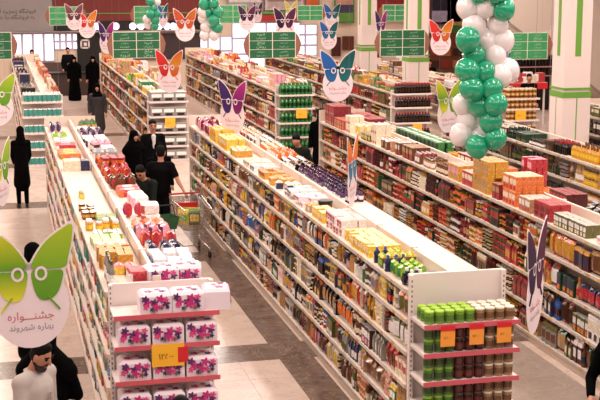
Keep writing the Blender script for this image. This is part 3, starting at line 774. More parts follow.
box_cap('D2', 'end display of dark bottles in the back row', 10.15, 31.3, [.1, .5, .92, 1.32, 1.68], 1.75, 'bottle', (.075, .075, .27), ('black', 'coffee', 'red'), 'dark drink bottle on back row end display', 1, M_WHITE, ('yellow price card on the end display of dark bottles', 10.75, .88, .26, .2))
box_cap('E2', 'end display of gold tins beside the square column', 13.2, 31.3, [.5, .9, 1.2, 1.48], 1.6, 'jar', (.12, .12, .13), ('gold', 'brown', 'cream'), 'gold tin jar on end display near square column', 2, M_WHITE, ('yellow price card on the end display of gold tins', 13.65, 1.17, .3, .26))

# ------------------------------------------------------------------ square columns
M_COLW = mat('column_white', '#e8d5cf', 0.55); M_COLG = mat('column_green', '#6a9e38', 0.5)
def column(label, X, Y, w, band):
    t = thing('square_column', label, 'column', (X, Y, 0), 0, 'square columns')
    h = w / 2
    MB().box(-h, h, -h, h, 0, 6.6).build('shaft', M_COLW, t)
    MB().box(-h - .02, h + .02, -h - .02, h + .02, 0, band - .12).build('lower_casing', M_COLW, t)
    for z0, z1 in ((band - .12, band - .0), (band + .05, band + .09)):
        MB().box(-h - .03, h + .03, -h - .03, h + .03, z0, z1).build('green_band', M_COLG, t)
    s = w * .11
    for a in range(4):
        o = MB().box(-s, s, -h - .006, -h, band + .75, 6.5).build('green_stripe', M_COLG, t, rz=a * math.pi / 2)
        o = MB().box(-.012, .012, -h - .024, -h - .02, .1, band - .13).build('green_line', M_COLG, t, rz=a * math.pi / 2)
column('white square column with green stripes rising behind the dark bottles', 12.0, 24.6, .6, 2.3)
column('white square column with green stripes behind the dark bottle display', 12.3, 35.6, .58, 2.3)
column('white square column with green stripes, farthest one beside blue butterfly', 12.35, 40.8, .52, 2.3)

# ------------------------------------------------------------------ back wall: windows, fascia, posters
M_WIN = mat('daylight_glass', '#f3ecff', 0.3, emit=1.1)
M_MUL = mat('mullion', '#b9b0c4', 0.5)
M_DARK = mat('dark_interior', '#16110f', 0.7)
M_FASCIA = mat('fascia_red', '#6e1f18', 0.6, noise=.12, nscale=3)
M_FASCG = mat('fascia_green', '#5f9a3c', 0.6)
wn = 0
def window(x0, x1, y0, y1, nx, ny, Y=BY):
    global wn; wn += 1
    a = aty(x0, y1, Y); b = aty(x1, y0, Y)
    w = struct(MB().box(a[0], b[0], Y - .05, Y - .02, a[2], b[2]).build('window_%d' % wn, M_MUL))
    W = (b[0] - a[0]) / nx; H = (b[2] - a[2]) / ny
    pm = MB().box(.05, W - .05, -.02, 0, .05, H - .05).mesh('pane', M_WIN)
    for i in range(nx):
        for j in range(ny): link('pane', pm, w, (a[0] + i * W, Y - .05, a[2] + j * H))
window(12, 54, 33, 62, 4, 1)
window(54, 78, 33, 50, 4, 2)
window(196, 232, 36, 66, 3, 2)
window(232, 300, 22, 70, 4, 3)
window(293, 317, 24, 56, 2, 3)
def wallbox(name, x0, x1, y0, y1, m, label, cat, off=.1, Y=BY, group=None):
    a = aty(x0, y1, Y); b = aty(x1, y0, Y)
    o = MB().box(a[0], b[0], Y - off, Y - .006, a[2], b[2]).build(name, m); return tag(o, label, cat, group)
gb = wallbox('header_board', -60, 51.5, -20, 32, M_WALLGREY, 'grey header board with two lines of lettering at upper left', 'sign', .3)
gp = aty(26, 11, BY)
lettering(shape('فروشگاه زنجیره ای شهروند /'), mat('header_ink', '#4e4644', .6), gb, (aty(6, 11, BY)[0], BY - .31, gp[2]), 2.5)
gp = aty(22, 17, BY)
lettering(shape('به فروشگاه ما خوش آمدید'), mat('header_ink2', '#64504e', .6), gb, (aty(6, 17, BY)[0], BY - .31, gp[2]), 2.4)
wallbox('beam', -60, 205, 29.5, 33, mat('beam_pale', '#b9aca8', .6), 'long pale beam below the red fascia', 'beam', .45)
wallbox('red_fascia', 52.5, 205, -20, 21, M_FASCIA, 'dark red fascia board across the back wall', 'fascia', .3)
wallbox('fascia_stripe', 52.5, 205, 12, 14, M_FASCG, 'thin green stripe along the dark red fascia', 'stripe', .34)
db = wallbox('black_fascia', 53, 205, 21, 30, M_DARK, 'black strip with small spotlights below the red fascia', 'panel', .28)
spot = MB().lathe([(.12, 0), (.16, .04), (.12, .08)], 8).mesh('spotlight', mat('spot_lit', '#efe2ff', .4, emit=3.0))
for px in (73, 96, 115, 132, 140, 158, 166, 172):
    p = aty(px, 26, BY); o = link('spotlight', spot, db, (p[0], BY - .3, p[2])); o.rotation_euler = (math.pi / 2, 0, 0)
wallbox('dark_opening', 78, 112, 33, 80, M_DARK, 'dark opening in the back wall behind two people in black', 'opening', .12)
wallbox('dark_opening', 112, 200, 33, 60, mat('dark_brown_interior', '#3a2a2c', .7), 'dim brown opening behind the second green sign', 'opening', .12)
ck = thing('checkout_counter', 'dark checkout counter below the bright entrance windows', 'counter', (aty(50, 70, 50)[0], 50, 0))
MB().box(0, 1.9, 0, .7, 0, .85).build('cabinet', mat('counter_brown', '#3a2824', .6), ck); MB().box(-.05, 1.95, -.05, .75, .85, .9).build('worktop', M_DKSTEEL, ck); MB().box(.7, 1.0, .2, .5, .9, 1.25).build('till', mat('till_grey', '#4a4446', .5), ck)
wallbox('dark_dado', 12, 78, 62, 92, mat('dado_brown', '#54403a', .7), 'dark brown wall panel below the entrance windows', 'panel', .1)
pf = thing('framed_notice', 'square white framed notice on the dark opening', 'notice', tuple(aty(85, 44, BY - .12)))
for (x0, x1, z0, z1) in ((-.2, .2, .14, .2), (-.2, .2, -.2, -.14), (-.2, -.14, -.2, .2), (.14, .2, -.2, .2)):
    MB().box(x0, x1, -.02, 0, z0, z1).build('frame_bar', M_WHITE, pf)
MB().box(-.14, .14, -.01, 0, -.14, .14).build('sheet', mat('notice_grey', '#55504e', .6), pf)
MB().box(-.05, .08, -.014, -.01, -.08, .06).build('mark', M_WHITE, pf)
wallbox('red_band', 236, 300, 15, 21, mat('band_red', '#b0282c', .6), 'red band above the bright cooler windows', 'band', .2)
wallbox('green_band', 236, 330, 11, 14, M_FASCG, 'green band above the red band on back wall', 'band', .2)
def poster(label, x0, x1, y0, y1, frame, cols, Y=BY):
    a = aty(x0, y1, Y); b = aty(x1, y0, Y); w = b[0] - a[0]; h = b[2] - a[2]
    t = thing('wall_poster', label, 'poster', (a[0], Y - .25, a[2]), 0, 'posters on the back wall')
    MB().box(0, w, 0, .05, 0, h).build('frame', mat('frame_' + frame, frame, .5), t)
    n = len(cols)
    for i, c in enumerate(cols):
        z0 = h * (.06 + .88 * i / n); z1 = h * (.06 + .88 * (i + 1) / n)
        MB().box(w * .06, w * .94, -.01, 0, z0, z1).build('print_field', mat('poster_' + c, c, .5, noise=.5, nscale=5), t)
poster('grey and white striped poster high on back wall', 226, 262, -14, 11, '#8a8484', ['#9a9490', '#cfc8c4', '#777170'])
poster('pale crowd photograph poster high on back wall', 264, 302, -14, 10, '#c9b8ba', ['#b3a09a', '#8a6a66', '#d8c8c4'])
poster('orange poster in a purple frame on back wall', 304, 318, -14, 10, '#6a4a68', ['#c25a1c', '#8a3010'])
poster('brown landscape poster with green foot on back wall', 333, 353, -14, 23, '#4c7a34', ['#5a8a34', '#38304e', '#b98a72', '#a87a66'])
poster('red photograph poster between two square columns', 374, 404, -14, 20, '#7a2020', ['#a02222', '#8a1a1a', '#b84a3a'])
poster('red, navy and lilac poster behind the red butterfly', 428, 462, -14, 24, '#5a2a30', ['#a8a0b8', '#1c1a30', '#a02a2a'])
poster('multicoloured poster behind the large balloons', 440, 520, -14, 40, '#8a5a3a', ['#4a7a34', '#c29a4a', '#a2402c', '#2c3a6a'])
poster('dark poster with green and red bands at right edge', 594, 640, -20, 60, '#7a1c20', ['#a02a26', '#4c8a34', '#2a2220', '#1c1a18'], Y=BY - 6)
wallbox('brown_window', 331, 340, 37, 56, mat('brown_glass', '#4a2018', .3), 'narrow brown window right of the blue butterfly', 'window', .15)
wallbox('brown_window', 342, 353, 36, 50, mat('brown_glass2', '#5a2a18', .3), 'square brown window beside the farthest column', 'window', .15)
wallbox('brown_window', 374, 381, 36, 60, mat('brown_glass', '#4a2018', .3), 'narrow brown window between the two columns', 'window', .15)
# brown pigeonhole rack behind the balloons
rk = thing('wall_rack', 'brown wall rack of small goods left of the balloons', 'rack', tuple(aty(446, 70, BY - 1)))
MB().box(-1.4, 1.4, 0, .4, 0, 1.7).build('carcass', mat('rack_brown', '#6e3a20', .6), rk)
for i in range(5):
    for j in range(3):
        MB().box(-1.3 + i * .54, -.9 + i * .54, -.06, 0, .1 + j * .55, .45 + j * .55).build('bin', mat('bin_%d' % ((i + j) % 3), ['#b06a3a', '#3a1c10', '#8a2a1c'][(i + j) % 3], .6, noise=.3, nscale=9), rk)

# sloping beige stair side at right with bottle racks beneath it
SYY = 43.0
sp = [aty(x, y, SYY) for x, y in ((470, -10), (508, 21), (553, 56), (575, 74), (640, 122), (760, 122), (760, -60), (470, -60))]
st = MB().prism([(p[0], min(p[2], 6.5)) for p in sp], SYY, SYY + 2.2).build('staircase_side', mat('stair_beige', '#efdccd', .7))
tag(st, 'beige sloping underside of a staircase behind the square column', 'staircase')
MB().prism([(sp[i][0] + dx, sp[i][2] + dz) for i, dx, dz in ((1, 0, 0), (4, 0, 0), (4, 0, -.14), (1, 0, -.14))], SYY - .03, SYY).build('edge_trim', mat('stair_trim', '#a8988c', .6), st)
def bottle_rack(label, x0, x1, ys, Y):
    a = aty(x0, ys[-1], Y); b = aty(x1, ys[0], Y)
    t = thing('bottle_rack', label, 'rack', (a[0], Y, 0), 0, 'racks under the stairs')
    w = b[0] - a[0]
    MB().box(0, w, .3, .34, 0, b[2] + .4).build('back_panel', M_DKSTEEL, t)
    bm = MB(); bm.lathe([(.05, 0), (.05, .22), (.02, .3), (.02, .36)], 7, cols=[K('#1c1410'), K('#2a1a12'), K('#1a1210')]); me = bm.mesh('rack_bottle', M_GLASSY)
    for j, yy in enumerate(ys):
        z = aty(x0, yy, Y)[2]
        s = MB().box(0, w, -.05, .3, z - .03, z).build('shelf', mat('rack_pink', '#c98a88', .5), t)
        for i in range(int(w / .12)):
            o = link('rack_bottle', me, None, (a[0] + .07 + i * .12, Y + .08, z + .001))
            tag(o, 'dark bottle, %s from left, %s shelf of rack under beige stairs' % (ORD[i], ['upper', 'lower'][j]), 'bottle', 'dark bottles under the stairs')
bottle_rack('dark bottle rack with pink shelf edges under beige stairs', 512, 554, (67, 76), 40.5)

dt = thing('display_table', 'display table of red and white packs below the stairs', 'table', (14.75, 36.8, .28))
MB().box(0, 2.4, 0, .8, 1.02, 1.06).build('table_top', M_WHITE, dt); MB().box(0, 2.4, -.02, 0, .86, 1.06).build('apron', M_RED, dt)
for _x in (.05, 2.3):
    for _y in (.05, .7): MB().box(_x, _x + .05, _y, _y + .05, -.28, 1.02).build('leg', M_WHITE, dt)
for i in range(9):
    for j in range(2):
        o = s_pack(.22, .3, .18 + .06 * ((i + j) % 3), *[HUES[q] for q in (('white', 'red', 'orange'), ('red', 'white', 'yellow'), ('cream', 'crimson', 'pink'))[(i * 2 + j) % 3]]).build('wrapped_pack', M_PRINT, None, (14.89 + i * .26, 37.0 + j * .36, 1.341))
        tag(o, '%s pack, %s from left, %s row on display table below stairs' % (('white', 'red', 'cream')[(i * 2 + j) % 3], ORD[i], ['front', 'back'][j]), 'pack', 'packs on the display table')
# ------------------------------------------------------------------ hanging signs, butterflies, balloons
M_WIRE = mat('hanging_wire', '#9a928c', .4, .5)
WORDS = ['برنج', 'روغن', 'حبوبات', 'چای و قهوه', 'رب گوجه', 'ماکارونی', 'کنسرو', 'شکلات', 'شوینده', 'نوشیدنی', 'ادویه', 'لبنیات']
def green_sign(label, p, w, h, light=False, rz=0, k=0):
    t = thing('aisle_sign', label, 'sign', p, rz, 'hanging aisle signs')
    MB().box(-w / 2, w / 2, 0, .03, -h / 2, h / 2).build('panel', M_SIGNCREAM, t)
    g = M_SIGNLIGHT if light else M_SIGNGREEN
    cw = w / 2 - .03; chh = h / 3 - .02
    cm = MB().box(-cw / 2, cw / 2, -.006, 0, -chh / 2, chh / 2).mesh('cell', g)
    for i in range(2):
        for j in range(3):
            cx = (-1 if i == 0 else 1) * (w / 4 - .004); cz = (1 - j) * (h / 3 - .006)
            c = link('cell', cm, t, (cx, 0, cz))
            for q in range(2):
                lettering(shape(WORDS[(k * 5 + i * 3 + j * 2 + q) % len(WORDS)]), M_TEXTPALE, c, (0, -.0075, .045 - q * .09), cw * (.42 if q else .34), .8)
    for s in (-1, 1):
        pts = [(s * w / 2, h * .46), (s * (w / 2 + .08), h * .3), (s * (w / 2 + .14), h * .05), (s * (w / 2 + .1), -h * .25), (s * w / 2, -h * .46)]
        MB().prism(pts, .005, .025).build('wing_edge', M_BROWNWING, t)
    for s in (-1, 1): MB().tube((s * w * .35, .015, h / 2), (s * w * .35, .015, 6.6 - p[2]), .0012).build('hanging_wire', M_WIRE, t)
def sg(label, x, y, r, light, k, w=1.18, h=.66, rz=0): green_sign(label, tuple(atr(x, y, r)), w, h, light, rz, k)
sg('dark green aisle sign cut off at the left edge', -13, 46, 31.5, False, 0)
sg('dark green aisle sign above the second back row gondola', 136.5, 45, 31.5, False, 1)
sg('dark green aisle sign above the green bottle display', 272.5, 45, 31.0, False, 2)
sg('dark green aisle sign above the dark bottle display', 402.5, 43, 31.5, False, 3)
sg('light green aisle sign right of the large balloons', 527.5, 46, 33.5, True, 4, 1.15, .7)
sg('small light green sign at upper left, left of grey butterfly', 66, 16, 46, True, 5)
sg('small light green sign behind the far balloon bunch at upper left', 150, 15, 47, True, 6)
sg('small light green sign right of the far balloon column', 233, 14, 46, True, 7, 1.0)
sg('small light green sign left of upper blue butterfly', 310, 13, 46, True, 8, .95, .55)
sg('small light green sign between two columns, top right of centre', 395, 13, 42, True, 9, .85, .55)

def crom(pts, n=5, closed=True):
    out = []; N = len(pts)
    for i in range(N):
        p0, p1, p2, p3 = pts[i - 1], pts[i], pts[(i + 1) % N], pts[(i + 2) % N]
        for q in range(n):
            t = q / n
            out.append(tuple(.5 * (2 * p1[a] + (p2[a] - p0[a]) * t + (2 * p0[a] - 5 * p1[a] + 4 * p2[a] - p3[a]) * t * t + (3 * p1[a] - p0[a] - 3 * p2[a] + p3[a]) * t ** 3) for a in (0, 1)))
    return out
UPW = [(.03, .0), (.08, .14), (.2, .3), (.36, .42), (.49, .48), (.485, .3), (.44, .1), (.40, -.01), (.2, -.015)]
LOW = [(.03, -.04), (.2, -.04), (.37, -.05), (.36, -.18), (.30, -.32), (.2, -.385), (.1, -.36), (.04, -.22)]
def butterfly(label, p, cols, rz=0, size=.65, txt=True, wire=True):
    """hanging card: wings above a white disc; cols = (upper left, upper right, lower left, lower right)"""
    t = thing('butterfly_sign', label, 'sign', p, rz, 'hanging butterfly signs')
    S = size
    bk = MB()
    disc = [(.44 * S * math.cos(a), (-.44 + .5 * math.sin(a)) * S) for a in [2 * math.pi * i / 36 for i in range(36)]]
    bk.prism(disc, .004, .009)
    for s in (-1, 1):
        for W in (UPW, LOW):
            cx = sum(q[0] for q in W) / len(W); cz = sum(q[1] for q in W) / len(W)
            big = [(cx + (x - cx) * 1.13, cz + (z - cz) * 1.13) for x, z in W]
            bk.prism([(s * x * S, z * S) for x, z in crom(big, 4)], .004 if W is UPW else .0045, .009)
    bk.build('backing', M_CARD, t)
    for i, (s, W) in enumerate(((-1, UPW), (1, UPW), (-1, LOW), (1, LOW))):
        hx = cols[i]
        MB().prism([(s * x * S, z * S) for x, z in crom(W, 4)], -.001, .003).build('wing', grad_mat(hx), t)
    for s in (-1, 1):
        ring = MB(); n = 14
        for r0, r1, c in ((.085, .055, 0),):
            vs = []
            for i in range(n):
                a = 2 * math.pi * i / n
                vs += [((s * .13 + r0 * .85 * math.cos(a)) * S, -.004, (-.07 + r0 * math.sin(a)) * S), ((s * .13 + r1 * .8 * math.cos(a)) * S, -.004, (-.07 + r1 * math.sin(a)) * S)]
            ring.add(vs, [(2 * i, 2 * ((i + 1) % n), 2 * ((i + 1) % n) + 1, 2 * i + 1) for i in range(n)])
        ring.build('eye_ring', M_CARD, t)
        MB().tube((s * .2 * S, 0, -.34 * S), (s * .33 * S, 0, -.5 * S), .008 * S * 1.5).build('tail', grad_mat(cols[2 if s < 0 else 3]), t)
    if txt:
        lettering(shape('جشنـــواره'), mat('butterfly_red_ink', '#cc7a82', .5), t, (0, .0025, -.57 * S), .52 * S)
        lettering(shape('بهاره شهروند'), mat('butterfly_grey_ink', '#a59ca6', .5), t, (0, .0025, -.70 * S), .5 * S)
    if wire:
        for s in (-1, 1): MB().tube((s * .4 * S, .006, .4 * S), (s * .4 * S, .006, 6.6 - p[2]), .001).build('hanging_wire', M_WIRE, t)
    return t
def grad_mat(spec):
    a, b = spec
    nm = 'wing_%s_%s' % (a, b)
    if nm in MATS: return MATS[nm]
    m = bpy.data.materials.new(nm); m.use_nodes = True; nt = m.node_tree; bs = nt.nodes['Principled BSDF']
    tc = nt.nodes.new('ShaderNodeTexCoord'); sx = nt.nodes.new('ShaderNodeSeparateXYZ'); mr = nt.nodes.new('ShaderNodeMapRange')
    mr.inputs['From Min'].default_value = 0; mr.inputs['From Max'].default_value = 1
    mx = nt.nodes.new('ShaderNodeMix'); mx.data_type = 'RGBA'; mx.inputs['A'].default_value = (*srgb(a), 1); mx.inputs['B'].default_value = (*srgb(b), 1)
    nt.links.new(tc.outputs['Generated'], sx.inputs[0]); nt.links.new(sx.outputs['Z'], mr.inputs['Value']); nt.links.new(mr.outputs[0], mx.inputs['Factor']); nt.links.new(mx.outputs['Result'], bs.inputs['Base Color'])
    bs.inputs['Roughness'].default_value = .7; bs.inputs['Specular IOR Level'].default_value = .2
    MATS[nm] = m; return m
GY = (('#5f9a28', '#d6cc2c'), ('#7aa82c', '#a8bc30'), ('#e0d83a', '#5f9a28'), ('#5f9428', '#6fa02c'))
RO = (('#c4322a', '#d8342c'), ('#c8842a', '#c85a24'), ('#b82a30', '#c8342c'), ('#b8542a', '#c8702a'))
PM = (('#3c2462', '#4a2a5e'), ('#7a2468', '#b02a78'), ('#46286a', '#3c2258'), ('#7a2260', '#6a1c58'))
BG = (('#2a5a9e', '#2c62a8'), ('#1c5c5e', '#164e4a'), ('#2a6a9e', '#1f5488'), ('#1f6a66', '#1c5c66'))
DP = (('#33203a', '#4a2440'), ('#52243c', '#5e2a44'), ('#2c1c38', '#3a2040'), ('#5a2440', '#46203a'))
R1 = lambda x, y, r: tuple(atr(x, y, r))
butterfly('large green and yellow butterfly sign nearest the camera, lower left', R1(29, 268, 9.3), GY, .05, .66)
butterfly('red and orange butterfly sign above the grey box display', R1(169, 65, 28), RO, -.62, .66)
butterfly('purple and magenta butterfly sign above the centre gondola', R1(232, 99, 22.6), PM, -.95, .68)
butterfly('large blue and teal butterfly sign beside the farthest column', R1(338, 68, 26), BG, .0, .74)
butterfly('lime and yellow butterfly sign left of the large balloons', R1(449, 98, 23), (GY[0], GY[1], GY[2], GY[3]), .5, .68)
butterfly('orange and blue butterfly sign turned edge-on over the centre gondola', R1(353, 160, 15.5), (('#d8643a', '#e0843a'), ('#d8743a', '#e08a4a'), ('#4a7a9a', '#3a6a8a'), ('#4a8a9a', '#3a6a8a')), 1.08, .62)
butterfly('purple butterfly sign turned edge-on before the right gondola', R1(537, 262, 9.8), DP, .91, .62)
butterfly('yellow butterfly sign seen half at the left edge', R1(-3, 92, 24), GY, .2, .68)
butterfly('yellow butterfly sign turned edge-on at the left edge', R1(2, 163, 17), GY, 1.2, .62)
butterfly('small red and orange butterfly sign near the upper left green sign', R1(87, 20, 44), RO, -.1, .66)
butterfly('small grey and purple butterfly sign over the upper left green sign', R1(74, 13, 42), (('#6a4048', '#8a5a5e'), ('#6a4048', '#7a4a50'), ('#5a343c', '#6a4048'), ('#5a343c', '#6a4048')), .2, .6)
butterfly('small purple butterfly sign at upper left over the dark opening', R1(106, 33, 38), PM, -.9, .66)
butterfly('small orange butterfly sign before the dark red fascia', R1(185, 20, 38), (('#b04a2a', '#b8502a'), ('#b0582a', '#b8642a'), ('#a8422a', '#b04a2a'), ('#b0502a', '#b8582a')), 0, .68)
butterfly('small blue butterfly sign behind the far balloon bunch', R1(163, 12, 46), BG, .8, .6)
butterfly('small dark purple butterfly sign over the third aisle sign', R1(285, 19, 36), DP, .1, .66)
butterfly('small maroon butterfly sign beside the far balloon column', R1(247, 14, 44), DP, -.2, .62)
butterfly('small maroon butterfly sign high left of centre', R1(258, 9, 52), DP, .7, .6)
butterfly('small pale green butterfly sign above the third aisle sign', R1(291, 8, 44), (('#b8b84a', '#c8c05a'),) * 4, .3, .5)
butterfly('small blue and teal butterfly sign highest in the middle', R1(332, 12, 42), BG, .0, .56)
butterfly('second blue and teal butterfly sign below the highest blue one', R1(329, 31, 36), BG, .15, .56)
butterfly('small purple butterfly sign left of the fourth aisle sign', R1(381, 22, 36), PM, .75, .66)
butterfly('red and orange butterfly sign right of the fourth aisle sign', R1(441, 32, 34), RO, .0, .66)
butterfly('teal butterfly sign half hidden behind the large balloons', R1(508, 59, 22), BG, 1.0, .5, txt=False)
butterfly('small purple butterfly sign right of light green sign', R1(551, 36, 36), PM, 1.15, .5)

M_BALG = mat('balloon_green', '#1d9a72', .18, coat=.4); M_BALW = mat('balloon_white', '#e6dcdc', .2, coat=.4)
def balloon_mesh(m, r, nm):
    b = MB(); pr = []
    for i in range(13):
        a = -math.pi / 2 + math.pi * (i + .25) / 12.5
        rr = math.cos(a); z = math.sin(a); pr.append((r * max(rr, .05) * (1.0 if z > 0 else 1 - .08 * z * z), r * z * (1.0 if z > 0 else 1.15)))
    b.lathe(pr, 18); return b.mesh(nm, m, True)
def balloons(label, pts, rng_d, R, top_px):
    p0 = atr(pts[0][0], pts[0][1], rng_d)
    t = thing('balloon_column', label, 'balloons', tuple(p0), 0, 'balloon columns')
    mg = balloon_mesh(M_BALG, R, 'balloon'); mw = balloon_mesh(M_BALW, R, 'balloon')
    kn = MB().lathe([(.004, 0), (.018, .004), (.006, .03), (.01, .04)], 6)
    kg, kw = kn.mesh('knot', M_BALG), kn.mesh('knot', M_BALW)
    rg = random.Random(3)
    for i, (x, y, c) in enumerate(pts):
        p = atr(x, y, rng_d + (.1 if c == 'w' else -.06) + rg.uniform(-.08, .08)) - p0
        o = link('balloon', mg if c == 'g' else mw, t, tuple(p)); s = rg.uniform(.93, 1.06); o.scale = (s, s, s); o.rotation_euler = (rg.uniform(-.7, .7), rg.uniform(-.7, .7), rg.uniform(0, 6))
        link('knot', kg if c == 'g' else kw, o, (0, 0, -R * 1.17 - .03))
    MB().tube((.1, .1, -1.2 * (rng_d / 20)), (.1, .1, 6.6 - p0[2]), .002).build('cord', M_WIRE, t)
balloons('large column of green and white balloons hanging at upper right', [(468, 7, 'w'), (486, 7, 'w'), (503, 8, 'g'), (474, 25, 'w'), (498, 24, 'w'), (468, 39, 'g'), (486, 40, 'w'), (502, 40, 'w'), (474, 55, 'g'), (495, 56, 'w'), (507, 70, 'w'),
    (467, 70, 'g'), (485, 72, 'g'), (471, 88, 'g'), (492, 88, 'g'), (500, 75, 'w'), (480, 104, 'g'), (496, 104, 'g'), (463, 104, 'w'), (469, 119, 'w'), (491, 121, 'g'), (461, 134, 'w'), (479, 137, 'w'), (496, 138, 'g'), (477, 146, 'g'),
    (480, -8, 'g'), (497, -10, 'g'), (470, -12, 'w'), (485, -24, 'w'), (500, -25, 'g'), (470, -28, 'g')], 15.2, .143, None)
balloons('far column of green and white balloons at top left of centre', [(204, 4, 'g'), (214, 3, 'g'), (208, 12, 'g'), (218, 12, 'g'), (203, 18, 'w'), (214, 20, 'g'), (206, 27, 'w'), (217, 27, 'g'), (205, 35, 'w'), (214, 35, 'w'), (210, -5, 'g'), (204, -10, 'w'), (216, -12, 'g'), (203, 12, 'w')], 34, .15, None)
balloons('farthest small bunch of green and white balloons at upper left', [(150, 1, 'g'), (157, 2, 'w'), (153, 8, 'g'), (150, 14, 'g'), (157, 14, 'g'), (147, 19, 'w'), (155, 20, 'g'), (148, 25, 'w'), (155, 26, 'g'), (150, -7, 'g'), (156, -8, 'w')], 42, .14, None)

# ------------------------------------------------------------------ people
def fused(mb, voxel, smooth=4):
    """one continuous surface from overlapping limbs"""
    me = mb.mesh('tmp', None, color=False)
    o = bpy.data.objects.new('tmp', me); COLL.objects.link(o)
    r = o.modifiers.new('r', 'REMESH'); r.mode = 'VOXEL'; r.voxel_size = voxel
    s = o.modifiers.new('s', 'SMOOTH'); s.iterations = smooth; s.factor = .5
    bpy.context.view_layer.update()
    out = bpy.data.meshes.new_from_object(o.evaluated_get(bpy.context.evaluated_depsgraph_get()))
    bpy.data.objects.remove(o); bpy.data.meshes.remove(me)
    out.polygons.foreach_set('use_smooth', [True] * len(out.polygons))
    return out
def with_mat(me, m, name): me.materials.clear(); me.materials.append(m); me.name = name; return me

def person(label, X, Y, face, h=1.7, lean=0, nod=0, top=None, bottom=M_BLACKCLOTH, sleeve='long', head='hair', coat=0, arms=None, legs=None, fine=False, face_bits=False, beard=False, shirtfront=None, shoes=True, hair_m=None):
    """face: heading in degrees, 0 away from the camera along the aisles, 90 to the right, 180 towards the camera"""
    k = h / 1.75
    t = thing('person', label, 'person', (X, Y, 0), -math.radians(face), 'people in the shop')
    top = top or M_BLACKCLOTH
    J = dict(pel=(0, 0, .96), wai=(0, 0, 1.1), che=(0, 0, 1.32), nec=(0, -.01, 1.47), hb=(0, .01, 1.56), hm=(0, .025, 1.64), ht=(0, .015, 1.69),
             hipL=(-.09, 0, .93), hipR=(.09, 0, .93), kneL=(-.1, .02, .5), kneR=(.1, .02, .5), ankL=(-.1, -.02, .09), ankR=(.1, -.02, .09), toeL=(-.12, .14, .04), toeR=(.12, .14, .04),
             shL=(-.185, 0, 1.41), shR=(.185, 0, 1.41), elL=(-.25, -.03, 1.13), elR=(.25, -.03, 1.13), wrL=(-.25, .08, .9), wrR=(.25, .08, .9))
    for d in (arms, legs):
        if d: J.update(d)
    J = {a: Vector(v) for a, v in J.items()}
    free = set((arms or {}).keys())
    if lean:
        Rm = Matrix.Rotation(-math.radians(lean), 3, 'X')
        for a in ('wai', 'che', 'nec', 'hb', 'hm', 'ht', 'shL', 'shR', 'elL', 'elR', 'wrL', 'wrR'):
            if a in free: continue
            J[a] = J['pel'] + Rm @ (J[a] - J['pel'])
    if nod:
        Rm = Matrix.Rotation(-math.radians(nod), 3, 'X')
        for a in ('hb', 'hm', 'ht'): J[a] = J['nec'] + Rm @ (J[a] - J['nec'])
    J = {a: v * k for a, v in J.items()}
    vx = .009 if fine else .02
    def hand(b, side):
        w = J['wr' + side]; d = (w - J['el' + side]).normalized(); s = -1 if side == 'L' else 1
        lat = d.cross(Vector((0, 0, 1)));
        lat = lat.normalized() if lat.length > .15 else Vector((0, 1, 0))
        nrm = lat.cross(d).normalized()
        pm = w + d * .05 * k
        b.capsule(w, pm + d * .03 * k, .024 * k, .03 * k, n=8)
        b.capsule(pm - lat * .022 * k, pm + lat * .022 * k + d * .02 * k, .017 * k, .017 * k, n=8)
        for i, L in enumerate((.062, .074, .078, .06)):
            f0 = pm + d * .04 * k + lat * (i - 1.5) * .021 * k; f1 = f0 + (d * .8 - nrm * .35) * L * .55 * k; f2 = f1 + (d * .35 - nrm * .9) * L * .5 * k
            b.capsule(f0, f1, .0105 * k, .0095 * k, n=6); b.capsule(f1, f2, .0095 * k, .0085 * k, n=6)
        t0 = w + d * .025 * k + lat * .03 * k * -s; t1 = t0 + (d * .6 - lat * s * .7) * .04 * k; t2 = t1 + (d * .9 - nrm * .3) * .03 * k
        b.capsule(t0, t1, .013 * k, .011 * k, n=6); b.capsule(t1, t2, .011 * k, .009 * k, n=6)
    b = MB()
    b.capsule(J['pel'], J['wai'], .135 * k, .12 * k, 1.2); b.capsule(J['wai'], J['che'], .12 * k, .135 * k, 1.25)
    b.capsule(J['shL'], J['shR'], .065 * k, .065 * k); b.capsule(J['che'], J['nec'], .1 * k, .055 * k, 1.3); b.capsule(J['nec'], J['hb'], .054 * k, .056 * k)
    b.capsule(J['hb'], J['hm'] , .062 * k, .084 * k, .92); b.capsule(J['hm'], J['ht'], .09 * k, .078 * k, .9)
    fwd = (Matrix.Rotation(-math.radians(lean + nod), 3, 'X') @ Vector((0, 1, 0)))
    upv = (Matrix.Rotation(-math.radians(lean + nod), 3, 'X') @ Vector((0, 0, 1)))
    hc = J['hm']
    nose = hc + fwd * .085 * k - upv * .005 * k
    b.capsule(nose + upv * .02 * k, nose + fwd * .022 * k - upv * .02 * k, .011 * k, .014 * k, n=8)
    b.capsule(J['hb'] + fwd * .035 * k + upv * .0 * k, J['hb'] + fwd * .055 * k, .04 * k, .03 * k, n=8)
    for s in (-1, 1): b.capsule(hc + Vector((s * .083 * k, -.005, 0)) + upv * .02 * k, hc + Vector((s * .086 * k, -.005, 0)) - upv * .03 * k, .014 * k, .011 * k, n=6)
    for s in 'LR':
        b.capsule(J['sh' + s], J['el' + s], .052 * k, .042 * k); b.capsule(J['el' + s], J['wr' + s], .041 * k, .028 * k); hand(b, s)
        b.capsule(J['hip' + s], J['kne' + s], .083 * k, .056 * k); b.capsule(J['kne' + s], J['ank' + s], .055 * k, .038 * k); b.capsule(J['ank' + s] - Vector((0, .03 * k, .03 * k)), J['toe' + s], .04 * k, .033 * k)
    link('body', with_mat(fused(b, vx), M_SKIN, 'body'), t)
    c = MB()      # trousers
    c.capsule(J['pel'] + Vector((0, 0, .06)), J['pel'] - Vector((0, 0, .03)), .145 * k, .145 * k, 1.2)
